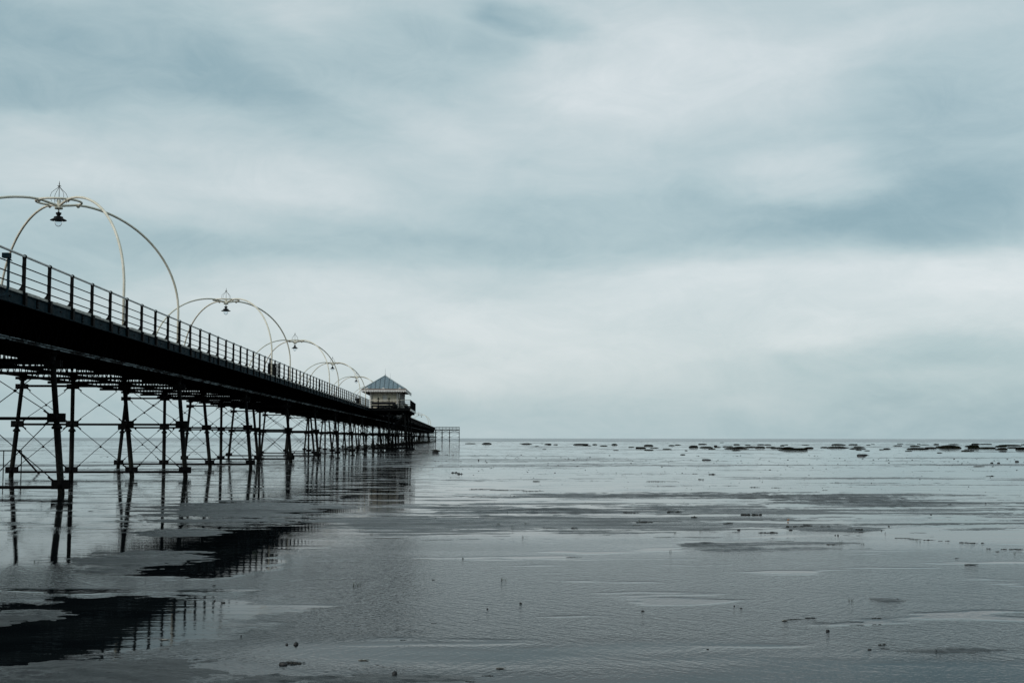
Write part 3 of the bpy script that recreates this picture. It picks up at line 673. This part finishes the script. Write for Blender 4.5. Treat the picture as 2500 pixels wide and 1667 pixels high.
for k, yy in enumerate(ys_):
    if yy > 590 or k in (6,7,8,9,10,11,14,15): continue
    a_ = arch if k == 0 else copy_tree(arch, None, am)
    l_ = lan if k == 0 else copy_tree(lan, None, lm)
    a_.location = (-15.12, yy, 0); l_.location = (-15.12, yy, 0)
    if k == 0:
        la = 'largest pale arch of four curved tubes meeting in a ring, nearest the shore'
        ll = 'largest black hanging lantern with clear glass, under the nearest arch'
    elif k < 6:
        w = ['', 'second', 'third', 'fourth', 'fifth', 'sixth'][k]
        la = 'pale tube arch with ring and wire crown, %s one along the pier before the shelter' % w
        ll = 'black hanging lantern under the %s arch along the pier' % w
        if k == 5:
            la = 'small pale arch partly hidden behind the shelter roof'; ll = 'tiny lantern hanging just behind the shelter roof'
    else:
        w = ['first','second','third','fourth','fifth','sixth','seventh','eighth','ninth','tenth'][k-12]
        la = 'faint far arch over the outer pier, %s of two beyond the shelter' % w
        ll = 'tiny far lantern over the outer pier, %s of two beyond the shelter' % w
    tag(a_, la, 'lamp arch', 'lamp arches over the pier deck'); tag(l_, ll, 'lantern', 'lanterns hanging from the arches')

# ------------------------------------------------------------------ shelter
S = empty('shelter', (-9.46, 166, ZD))
tag(S, 'small cream shelter with blue grey hipped roof and scalloped eaves on the pier platform', 'shelter')
SO = Vector((-9.46, 166, ZD))
WX0, WX1, WY0, WY1 = -11.32, -7.68, 166.2, 180.4
EX0, EX1, EY0, EY1, EZ = -12.32, -6.80, 164.7, 182.0, 7.66
CX = (EX0+EX1)/2; RYA, RYB, RZ = 167.4, 179.3, 9.46
def sp(mb, name, mat, par=S):
    o = mb.build(name, mat, par)
    if par is S: o.location = -SO
    return o
b = MB(); b.box(WX0+.08, WX1-.08, WY0, WY1, ZD, 7.5); wl = sp(b, 'wall', M_wall)
b = MB(); b.box(WX0+.1, WX1-.1, WY0-.02, WY0, 5.95, 6.13); b.box(WX0+.1, WX1-.1, WY0-.025, WY0, 7.22, 7.4); b.build('trim', M_cream, wl)
nx = 5
for i in range(nx+1):
    x = WX0+.35 + (WX1-WX0-.7)*i/nx
    b = MB(); b.box(x-.05, x+.05, WY0-.045, WY0, 6.13, 7.22); b.build('pilaster', M_cream, wl)
    b = MB(); b.box(x-.085, x-.051, WY0-.02, WY0-.001, 6.13, 7.22); b.box(x+.051, x+.085, WY0-.02, WY0-.001, 6.13, 7.22); b.build('trim', M_gutter, wl)
for i in range(nx):
    x = WX0+.35 + (WX1-WX0-.7)*(i+.5)/nx
    b = MB(); b.box(x-.24, x+.24, WY0-.03, WY0, 6.25, 6.95 if i % 2 == 0 else 7.1); b.build('panel', M_pale if i == 2 else M_cream2, wl)
    b = MB(); b.box(x-.26, x+.26, WY0-.035, WY0-.001, 6.99, 7.03); b.build('trim', M_bench, wl)
for i in range(8):
    yy = WY0+.6 + i*1.75
    b = MB(); b.box(WX1-.08, WX1-.05, yy, yy+1.3, 6.1, 7.2); b.build('window', M_win, wl)
for (x, yy) in ((WX0, WY0-.12), (WX1+.0, WY0-.12), (WX1-.28, WY0-.12), (WX0, WY1), (WX1, WY1), (WX1, 171), (WX1, 175.7)):
    b = MB(); b.box(x-.075, x+.075, yy-.075, yy+.075, ZD, 7.55); b.box(x-.11, x+.11, yy-.11, yy+.11, 7.3, 7.42); b.box(x-.1, x+.1, yy-.1, yy+.1, ZD, ZD+.3); sp(b, 'corner_post', M_white)
# roof
b = MB(); z0 = EZ; t_ = .07
vs = [(EX0,EY0,z0),(EX1,EY0,z0),(EX1,EY1,z0),(EX0,EY1,z0),(CX,RYA,RZ),(CX,RYB,RZ)]
b.add(vs, [(0,1,4),(1,2,5,4),(2,3,5),(3,0,4,5),(3,2,1,0)])
rf = sp(b, 'roof', M_slate)
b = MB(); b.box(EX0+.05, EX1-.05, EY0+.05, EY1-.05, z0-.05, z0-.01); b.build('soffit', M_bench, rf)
def seam(a_, c_, w=.035, h=.05, mat=None): 
    b = MB(); b.bar(Vector(a_)+Vector((0,0,.02)), Vector(c_)+Vector((0,0,.02)), w, h); b.build('seam', M_seam, rf)
nse = 10
for i in range(1, nse):
    x = EX0 + (EX1-EX0)*i/nse; k = 1-abs(x-CX)/((EX1-EX0)/2)
    seam((x,EY0,z0), (x,EY0+(RYA-EY0)*k,z0+(RZ-z0)*k))
for i in range(1, 28):
    y = EY0 + (EY1-EY0)*i/28
    k = min(1, (y-EY0)/(RYA-EY0), (EY1-y)/(EY1-RYB)); dx = (EX1-CX)*k
    seam((EX1,y,z0), (EX1-dx,y,z0+(RZ-z0)*k))
for a_, c_ in ((vs[0],vs[4]),(vs[1],vs[4]),(vs[4],vs[5]),(vs[2],vs[5]),(vs[3],vs[5])):
    b = MB(); b.tube([Vector(a_)+Vector((0,0,.03)), Vector(c_)+Vector((0,0,.03))], .055, 8); b.build('hip_cap', M_pale3, rf)
for yy in (RYA, RYB):
    b = MB(); b.lathe([(.09,0),(.07,.1),(.03,.2),(.045,.24),(.02,.3),(.012,.8),(0,.95)], (CX,yy,RZ), 10); b.build('finial', M_pale3, rf)
b = MB(); b.box(EX0, EX1, EY0-.04, EY0-.002, EZ-.09, EZ+.06); b.box(EX1+.002, EX1+.04, EY0, EY1, EZ-.09, EZ+.04); b.box(EX0-.04, EX0-.002, EY0, EY1, EZ-.09, EZ+.04); b.box(EX0, EX1, EY1+.002, EY1+.04, EZ-.09, EZ+.04)
b.build('gutter', M_gutter, rf)
b = MB(); n_ = 26; w = (EX1-EX0)/n_
for i in range(n_):
    x = EX0 + w*(i+.5); r_ = w*.42
    b.add([(x-r_,EY0-.03,EZ-.09),(x+r_,EY0-.03,EZ-.09),(x+r_,EY0-.03,EZ-.26),(x+r_*.5,EY0-.03,EZ-.33),(x,EY0-.03,EZ-.36),(x-r_*.5,EY0-.03,EZ-.33),(x-r_,EY0-.03,EZ-.26)] +
          [(x-r_,EY0-.01,EZ-.09),(x+r_,EY0-.01,EZ-.09),(x+r_,EY0-.01,EZ-.26),(x+r_*.5,EY0-.01,EZ-.33),(x,EY0-.01,EZ-.36),(x-r_*.5,EY0-.01,EZ-.33),(x-r_,EY0-.01,EZ-.26)],
          [(6,5,4,3,2,1,0),(7,8,9,10,11,12,13)] + [(k,(k+1)%7,7+(k+1)%7,7+k) for k in range(7)])
b.box(EX0, EX1, EY0-.012, EY0-.004, EZ-.22, EZ-.09)
b.build('valance', M_white, rf)
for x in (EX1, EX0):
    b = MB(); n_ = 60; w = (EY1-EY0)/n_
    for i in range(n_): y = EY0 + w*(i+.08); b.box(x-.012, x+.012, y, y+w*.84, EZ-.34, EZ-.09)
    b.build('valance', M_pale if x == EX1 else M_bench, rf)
for i in range(3):
    x = EX0 + .65 + i*(EX1-EX0-1.45)/2
    b = MB(); b.add([(x-.24,EY0-.06,EZ+.03),(x+.24,EY0-.06,EZ+.03),(x,EY0-.06,EZ+.25),(x-.24,EY0-.01,EZ+.03),(x+.24,EY0-.01,EZ+.03),(x,EY0-.01,EZ+.25)], [(0,1,2),(5,4,3),(0,3,4,1),(1,4,5,2),(2,5,3,0)])
    b.build('gable_ornament', M_white, rf)
# benches round the shelter
def bench(name, loc, rz, L, label):
    e = empty(name, loc, rz); tag(e, label, 'bench', 'benches against the shelter')
    b = MB(); b.box(-L/2, L/2, .04, .10, .36, .80)
    b.build('backrest', M_bench, e)
    b = MB(); b.box(-L/2, L/2, -.42, .02, .40, .46); b.build('seat', M_cream2, e)
    b = MB(); b.box(-L/2, L/2, -.40, -.36, .18, .385); b.build('front_board', M_bench, e)
    for x in (-L/2+.1, 0, L/2-.1):
        b = MB(); b.box(x-.05, x+.05, -.38, .03, 0, .40); b.build('leg', M_bench, e)
bench('bench', ((WX0+WX1)/2-.12, WY0-.55, ZD), 0, 3.0, 'long dark bench facing the shore along the front of the shelter')
bench('bench', (WX1+.55, 173.4, ZD), PI/2, 11.5, 'long dark bench running seaward down the side of the shelter')
b = MB(); b.lathe([(0,0),(.33,0),(.40,.12),(.38,.32),(.27,.45),(.10,.52),(0,.53)], (0,0,0), 16); o = b.build('dome_bin', M_shade, None); o.location = (-8.2, 164.8, ZD); tag(o, 'squat black domed bin behind the railing in front of the shelter', 'bin')
for i, x in enumerate((-10.2, -8.87, -7.54)):
    e = empty('potted_plant', (x, PYA+.28, ZD))
    tag(e, 'small leafy plant on a tall stand behind the platform railing, %s of the three' % ('leftmost','middle one','rightmost')[i], 'plant', 'plants behind the platform railing')
    b = MB(); b.lathe([(0,0),(.10,0),(.06,.06),(.05,.85),(.13,.98),(.15,1.12),(0,1.12)], n=10); b.build('pot_stand', M_shade, e)
    b = MB(); rnd = random.Random(i)
    for k in range(60):
        a = rnd.uniform(0, 2*PI); e2 = rnd.uniform(.1, 1.4); r_ = rnd.uniform(.06, .2); dv_ = Vector((math.cos(a)*math.cos(e2), math.sin(a)*math.cos(e2), math.sin(e2)))
        c0 = Vector((0,0,1.12)) + dv_*r_*.4; c1 = c0 + dv_*r_; s_ = dv_.cross(Vector((0,0,1))).normalized()*.025
        b.add([c0, c0+(c1-c0)*.5+s_, c1, c0+(c1-c0)*.5-s_], [(0,1,2,3)])
    b.tube([(0,0,1.1),(.01,0,1.52)], [.012,.004], 5)
    b.build('foliage', M_plant, e)

# ------------------------------------------------------------------ things on the pier
e = empty('notice_board', (-11.95, 84.3, ZD))
tag(e, 'tall dark board with a small round hole standing behind the railing', 'board')
b = MB(); b.box(-.31, -.23, -.04, .04, 0, 1.0); b.build('post', M_shade, e)
b = MB(); b.box(.30, .38, -.04, .04, 0, 1.02); b.build('post', M_shade, e)
# panel with a real round hole
b = MB(); hx, hz, hr_ = .17, .84, .055; n_ = 24; x0, x1, z0_, z1_ = -.23, .26, .10, 1.0
for yy, flip in ((-.03, False), (.03, True)):
    vs = [(hx+hr_*math.cos(2*PI*k/n_), yy, hz+hr_*math.sin(2*PI*k/n_)) for k in range(n_)]
    for k in range(n_):
        a = 2*PI*k/n_; c, s_ = math.cos(a), math.sin(a)
        tx = (x1-hx)/c if c > 1e-6 else ((x0-hx)/c if c < -1e-6 else 1e9); tz = (z1_-hz)/s_ if s_ > 1e-6 else ((z0_-hz)/s_ if s_ < -1e-6 else 1e9)
        t = min(tx, tz); vs.append((hx+t*c, yy, hz+t*s_))
    fs = [(k, (k+1)%n_, n_+(k+1)%n_, n_+k) for k in range(n_)]
    cs = [(x1,yy,z1_),(x0,yy,z1_),(x0,yy,z0_),(x1,yy,z0_)]; base = len(vs); vs += cs
    for ci, cc in enumerate(cs):
        best = None
        for k in range(n_):
            p0, p1 = vs[n_+k], vs[n_+(k+1)%n_]
            if (abs(p0[0]-cc[0]) < 1e-6 and abs(p1[2]-cc[2]) < 1e-6) or (abs(p0[2]-cc[2]) < 1e-6 and abs(p1[0]-cc[0]) < 1e-6): best = k
        if best is not None: fs.append((n_+best, n_+(best+1)%n_, base+ci))
    b.add(vs, fs)
b.add([(hx+hr_*math.cos(2*PI*k/n_), yy, hz+hr_*math.sin(2*PI*k/n_)) for yy in (-.03,.03) for k in range(n_)], [(k,(k+1)%n_,n_+(k+1)%n_,n_+k) for k in range(n_)])
b.build('panel', M_shade, e)
b = MB(); b.box(-.23, .26, -.036, -.031, .055, .095); b.build('label_strip', M_bench, e)
e = empty('litter_bin', (-11.85, 153.4, ZD)); tag(e, 'dark upright bin with a hooded top behind the railing, close to the shelter', 'bin')
b = MB(); b.box(-.25,.25,-.25,.25,0,.62); b.build('body', M_shade, e)
b = MB(); b.add([(-.3,-.27,.62),(.27,-.27,.62),(.27,.27,.62),(-.3,.27,.62),(-.36,-.2,.84),(.05,-.2,.9),(.05,.2,.9),(-.36,.2,.84)], [(0,3,2,1),(4,5,6,7),(0,1,5,4),(1,2,6,5),(2,3,7,6),(3,0,4,7)]); b.build('hood', M_shade, e)
e = empty('marker_post', (-11.75, 110.6, ZD)); tag(e, 'thin dark marker post just topping the handrail halfway to the shelter', 'post')
b = MB(); b.tube([(0,0,0),(0,0,1.15)], .03, 8); b.build('pole', M_shade, e)
b = MB(); b.box(-.10,.06,-.03,.03,.62,.80); b.build('plate', M_shade, e)
# curved steel bracket bolted on the outer face
e = empty('lamp_bracket', (XN+.06, 32.85, 5.05)); tag(e, 'curved blue steel bracket post with a small box on top outside the railing', 'bracket')
b = MB(); b.tube([(.02,-1.05,-.10),(.06,-.75,-.06),(.08,-.4,-.0),(.08,-.15,.10),(.07,-.02,.26),(.06,0,.40),(.06,0,.98)], .034, 10); b.build('arm', M_fascia, e)
b = MB(); b.box(-.08,.09,-.10,.10,.97,1.09); b.build('box', M_fascia, e)
b = MB(); b.add([(.05,.0,.93),(.09,.0,.97),(.02,.42,.945),(.05,0,.97),(.0,0,.93)], [(0,1,2),(1,3,2),(3,4,2),(4,0,2)]); b.build('spike', M_iron, e)

# pipe barrier on the sand behind the pier
e = empty('pipe_barrier', (-19.44, 59.5, 0)); tag(e, 'low pipe barrier with slanting end brace on the sand beyond the pier legs', 'barrier')
b = MB(); b.tube([(0,0,1.02),(-4.5,0,1.0)], .028, 8); b.build('top_rail', M_iron, e)
for x in (0, -.78, -1.7, -2.6, -3.5): b = MB(); b.tube([(x,0,-.2),(x,0,1.02)], .024, 8); b.build('post', M_iron, e)
b = MB(); b.bar((-.12,.03,.97),(.80,.03,-.03),.05,.07); b.build('brace', M_iron, e)

# ------------------------------------------------------------------ mounds, debris
def lump(w, d, h, seed, jag=.25, n=14, m_=6):
    """rounded irregular lump sitting on the ground, buried a little"""
    b = MB(); rnd = random.Random(seed); ph = [rnd.uniform(0, 6.28) for _ in range(8)]
    vs = []
    for i in range(m_+1):
        t = i/m_; e_ = t*PI/2; fl = (math.cos(e_)**.55)
        for k in range(n):
            a = 2*PI*k/n
            q = 1 + jag*(.5*math.sin(2*a+ph[0]) + .35*math.sin(3*a+ph[1]+t*2) + .3*math.sin(5*a+ph[2])) + rnd.uniform(-.07,.07)
            zz = h*math.sin(e_)*(1 + jag*.8*math.sin(a*2+ph[3])*math.cos(e_) + rnd.uniform(-.09,.09))
            off = .12*w*math.sin(ph[4])*t
            vs.append((w/2*q*fl*math.cos(a)+off, d/2*q*fl*math.sin(a), zz - .06*h - (.3*h if i == 0 else 0)))
    fs = [(i*n+k, i*n+(k+1)%n, (i+1)*n+(k+1)%n, (i+1)*n+k) for i in range(m_) for k in range(n)]
    b.add(vs, fs, True); return b
def zone(x, y):
    a = math.degrees(math.atan2(x, y)) - 2.22
    return 'below the pier' if a < -12 else 'left of centre' if a < -4.5 else 'at centre' if a < 4.5 else 'right of centre' if a < 13 else 'at far right'
items = []       # (object, bucket text template, azimuth)
def put(o, text, x, y, cat, grp): items.append((o, text, math.atan2(x, y), cat, grp))
for i, (x, y, w, h) in enumerate(MOUNDS):
    y_ = min(y, 560); x = x*y_/y; w = w*y_/y; h = max(h*y_/y, .10)*.80; w *= 1.15
    b = lump(w, max(.5*w, 1.2), h, 100+i, .34, 22, 6)
    # tufty grass rim on the bigger ones
    rnd = random.Random(i)
    for k in range(int(min(60, 12*w))):
        px_ = rnd.uniform(-.45, .45)*w; hz = h*(1-(2*px_/w)**2)*.8; s_ = rnd.uniform(.04,.12)
        b.add([(px_-s_, rnd.uniform(-.2,.2)*w*.4, hz*.8), (px_+s_, 0, hz*.8), (px_+rnd.uniform(-.06,.06), 0, hz+rnd.uniform(.02,.10)*min(1,h*2))], [(0,1,2)])
    mat = M_mudr if (w > 7 and i % 2) else M_mud
    o = b.build('mud_mound', mat); o.location = (x, y_, -.01)
    sz = 'long flat' if w > 6.5*h+2 and w > 4 else 'broad humped' if w > 3.5 else 'small rounded' if h > .25 else 'little low'
    far = 'out by the surf' if y_ > 400 else 'on outer flats' if y_ > 260 else 'on nearer flats'
    put(o, '%s dark mud mound %s, %s' % (sz, far, zone(x, y_)), x, y_, 'mound', 'mud mounds scattered on the flats')
def gz_at(x, y): return max(0.0, float(height(np.array([x*1.0]), np.array([y*1.0]))[0]))
def blade(b, x, y, h, rnd, bend):
    a = rnd.uniform(0, 6.28); dx = math.cos(a)*bend*h; dy = math.sin(a)*bend*h; r = max(.0016, h*.013)
    b.tube([(x,y,-.02),(x+dx*.25,y+dy*.25,h*.5),(x+dx,y+dy,h)], [r, r*.8, r*.2], 4)
for i, (kd, x, y, w, h) in enumerate(DEBRIS):
    rnd = random.Random(500+i); gz = gz_at(x, y)
    where = ('in the nearest water' if y < 14 else 'in near shallows' if y < 24 else 'on mid flats' if y < 50 else 'on far flats'); z_ = zone(x, y)
    if kd == 's':
        o = lump(w*.9, w*.75, h*.75, 900+i, .3, 12, 5).build('stone', M_stone); sz = 'lumpy dark' if w > .08 else 'small dark'
        if y > 80: sz = 'big dark'
        put(o, '%s stone lying %s, %s' % (sz, where, z_), x, y, 'stone', 'stones on the flats')
    elif kd == 'w':
        b = MB(); h *= .6; n_ = max(4, int(w/h/2.2))
        for k in range(min(n_, 16)):
            ww = w/n_*rnd.uniform(.8,1.9); q = lump(ww, ww*rnd.uniform(.6,1.1), h*rnd.uniform(.35,1), 2000+i*20+k, .4, 9, 3)
            ox = (k+.5)/n_*w - w/2 + rnd.uniform(-.05,.05)*w; oy = rnd.uniform(-.5,.5)*w*.25
            b.add([(v[0]+ox, v[1]+oy, v[2]) for v in q.v], q.f, True)
        for k in range(int(6+n_)):   # loose strands
            x0_ = rnd.uniform(-.6,.6)*w; y0_ = rnd.uniform(-.3,.3)*w*.6; a = rnd.uniform(-.5,.5); l_ = rnd.uniform(.1,.3)*w
            b.tube([(x0_,y0_,.002),(x0_+l_*.5,y0_+l_*a*.4,h*rnd.uniform(.1,.5)),(x0_+l_,y0_+l_*a,.001)], h*.08, 4)
        o = b.build('seaweed_clump', M_weed)
        sz = 'long trailing' if w/h > 9 else 'thick heaped' if w > .35 else 'small ragged'
        put(o, '%s seaweed clump lying %s, %s' % (sz, where, z_), x, y, 'seaweed', 'seaweed clumps on the flats')
    elif kd == 't':
        b = MB(); w *= 1.5; h *= .85; n_ = 3 + int(w/h*2.5)
        if h*3221/y > 10: n_ += 3
        for k in range(n_): blade(b, rnd.uniform(-.4,.4)*w, rnd.uniform(-.4,.4)*w*.6, h*rnd.uniform(.5,1.15), rnd, rnd.uniform(.1,.7))
        o = b.build('grass_sprig', M_grass)
        sz = 'sparse upright' if n_ < 7 else 'spreading'
        put(o, '%s grass sprig growing %s, %s' % (sz, where, z_), x, y, 'grass sprig', 'grass sprigs on the flats')
    else:
        pale = (w < .12 and y < 12) or abs(x-(-.2)) < .25 and y < 10
        b = MB(); a = rnd.uniform(-.25,.25); r = max(h*.35, .004)
        b.tube([(-w/2,0,r*.6),(-w*.2,a*w*.3,r*1.1),(w*.15,a*w*.2,r*.8),(w/2,a*w,r*1.6)], [r*.7,r,r*.9,r*.5], 6)
        o = b.build('driftwood_stick', M_stick if pale else M_dstick)
        put(o, '%s driftwood stick lying %s, %s' % ('pale' if pale else 'dark', where, z_), x, y, 'driftwood', 'driftwood sticks on the flats')
    o.location = (x, y, gz); 
    if kd in 'sw' and y < 60: o.rotation_euler.z = rnd.uniform(-.25,.25)
ordn = ['leftmost','second from left','third from left','fourth from left','fifth from left','sixth from left','seventh from left','eighth from left','ninth from left','tenth from left','eleventh from left','twelfth from left']
bk = {}
for it in items: bk.setdefault(it[1], []).append(it)
for k, l in bk.items():
    l.sort(key=lambda t: t[2])
    for i, it in enumerate(l):
        lab = k if len(l) == 1 else k + ', ' + (ordn[i] if i < len(l)-1 and i < 12 else 'rightmost' if i == len(l)-1 else 'thirteenth from left')
        lab = lab.split(); lab = ' '.join(lab[:16])
        tag(it[0], lab, it[3], it[4])
# tiny scraps nobody could count
def scraps(name, n, seed, y_lo, y_hi, s_lo, s_hi, label):
    b = MB(); rnd = random.Random(seed)
    for k in range(n):
        u = rnd.random(); y = y_lo*(y_hi/y_lo)**u; x = rnd.uniform(-.36, .44)*y + .04*y
        if x < -8 and rnd.random() < .6: continue
        cl = rnd.choice((1,1,1,2,4,7))
        for c in range(cl):
            s = rnd.uniform(s_lo, s_hi)*(.55+.45*u)*y/24; xx = x + rnd.gauss(0, .03*y)*(cl > 1); yy = y + rnd.gauss(0, .012*y)*(cl > 1)
            hh = s*rnd.uniform(.10,.35); n_ = 6; z = gz_at(xx, yy) - .002
            vs = [(xx+s*rnd.uniform(.6,1)*math.cos(2*PI*q/n_), yy+s*rnd.uniform(.4,.9)*math.sin(2*PI*q/n_), z-.004) for q in range(n_)]
            vs += [(xx+s*.55*math.cos(2*PI*q/n_+.3)*rnd.uniform(.5,1), yy+s*.4*math.sin(2*PI*q/n_+.3), z+hh*rnd.uniform(.6,1.1)) for q in range(n_)]
            b.add(vs, [(q,(q+1)%n_,n_+(q+1)%n_,n_+q) for q in range(n_)] + [tuple(range(n_, 2*n_))])
    o = b.build(name, M_weed); tag(o, label, 'debris', kind='stuff')
scraps('seaweed_scraps', 520, 5, 22, 130, .008, .030, 'countless tiny dark scraps of weed and shell strewn over the flats')
scraps('shell_grit', 260, 8, 7.2, 11.5, .006, .016, 'fine dark grit and shell bits on the nearest sand')

# crab-coloured leaf and the broken timber
b = MB(); n_ = 7; vs = []
for i in range(n_):
    t = i/(n_-1); w = .024*math.sin(PI*(.12+.8*t)); a = t*2.1-.5
    vs += [(-.03*math.cos(a)-w*math.sin(a)*.4, -w, .034+.032*math.sin(a*1.0)), (-.03*math.cos(a), w, .034+.034*math.sin(a))]
fs = [(2*i,2*i+1,2*i+3,2*i+2) for i in range(n_-1)]
vs2 = [(x+.004,y,z-.003) for x,y,z in vs]; k = len(vs)
b.add(vs+vs2, fs + [(k+a_,k+d_,k+c_,k+b_) for a_,b_,c_,d_ in fs] + [(0,k,k+1,1)], True)
o = b.build('curled_leaf', M_leaf); o.location = (6.4, 25.6, .0); o.scale = (1.5,1.4,.62); o.rotation_euler.z = .3
tag(o, 'curled orange brown leaf standing in the shallow water', 'leaf')
e = empty('broken_timber', (-2.67, 141.2, 0)); tag(e, 'broken dark timber wreck propped on a stump beside the pier', 'wreck')
b = MB(); b.add([(-.55,-.3,.36),(.1,-.35,.40),(.62,-.2,.24),(.2,.3,.27),(-.4,.35,.36),(-.30,-.2,.26),(.0,-.3,.20),(.42,-.15,.16),(.2,.22,.15),(-.25,.25,.24)],
    [(0,1,2,3,4),(9,8,7,6,5),(0,5,6,1),(1,6,7,2),(2,7,8,3),(3,8,9,4),(4,9,5,0)]); b.build('plank', M_dstick, e)
b = lump(.7, .5, .26, 77, .35, 12, 4); b.build('stump', M_stone, e)
b = MB(); b.tube([(-.32,0,-.02),(-.26,0,.15),(-.30,.02,.30)], .05, 6); b.build('prop', M_dstick, e)
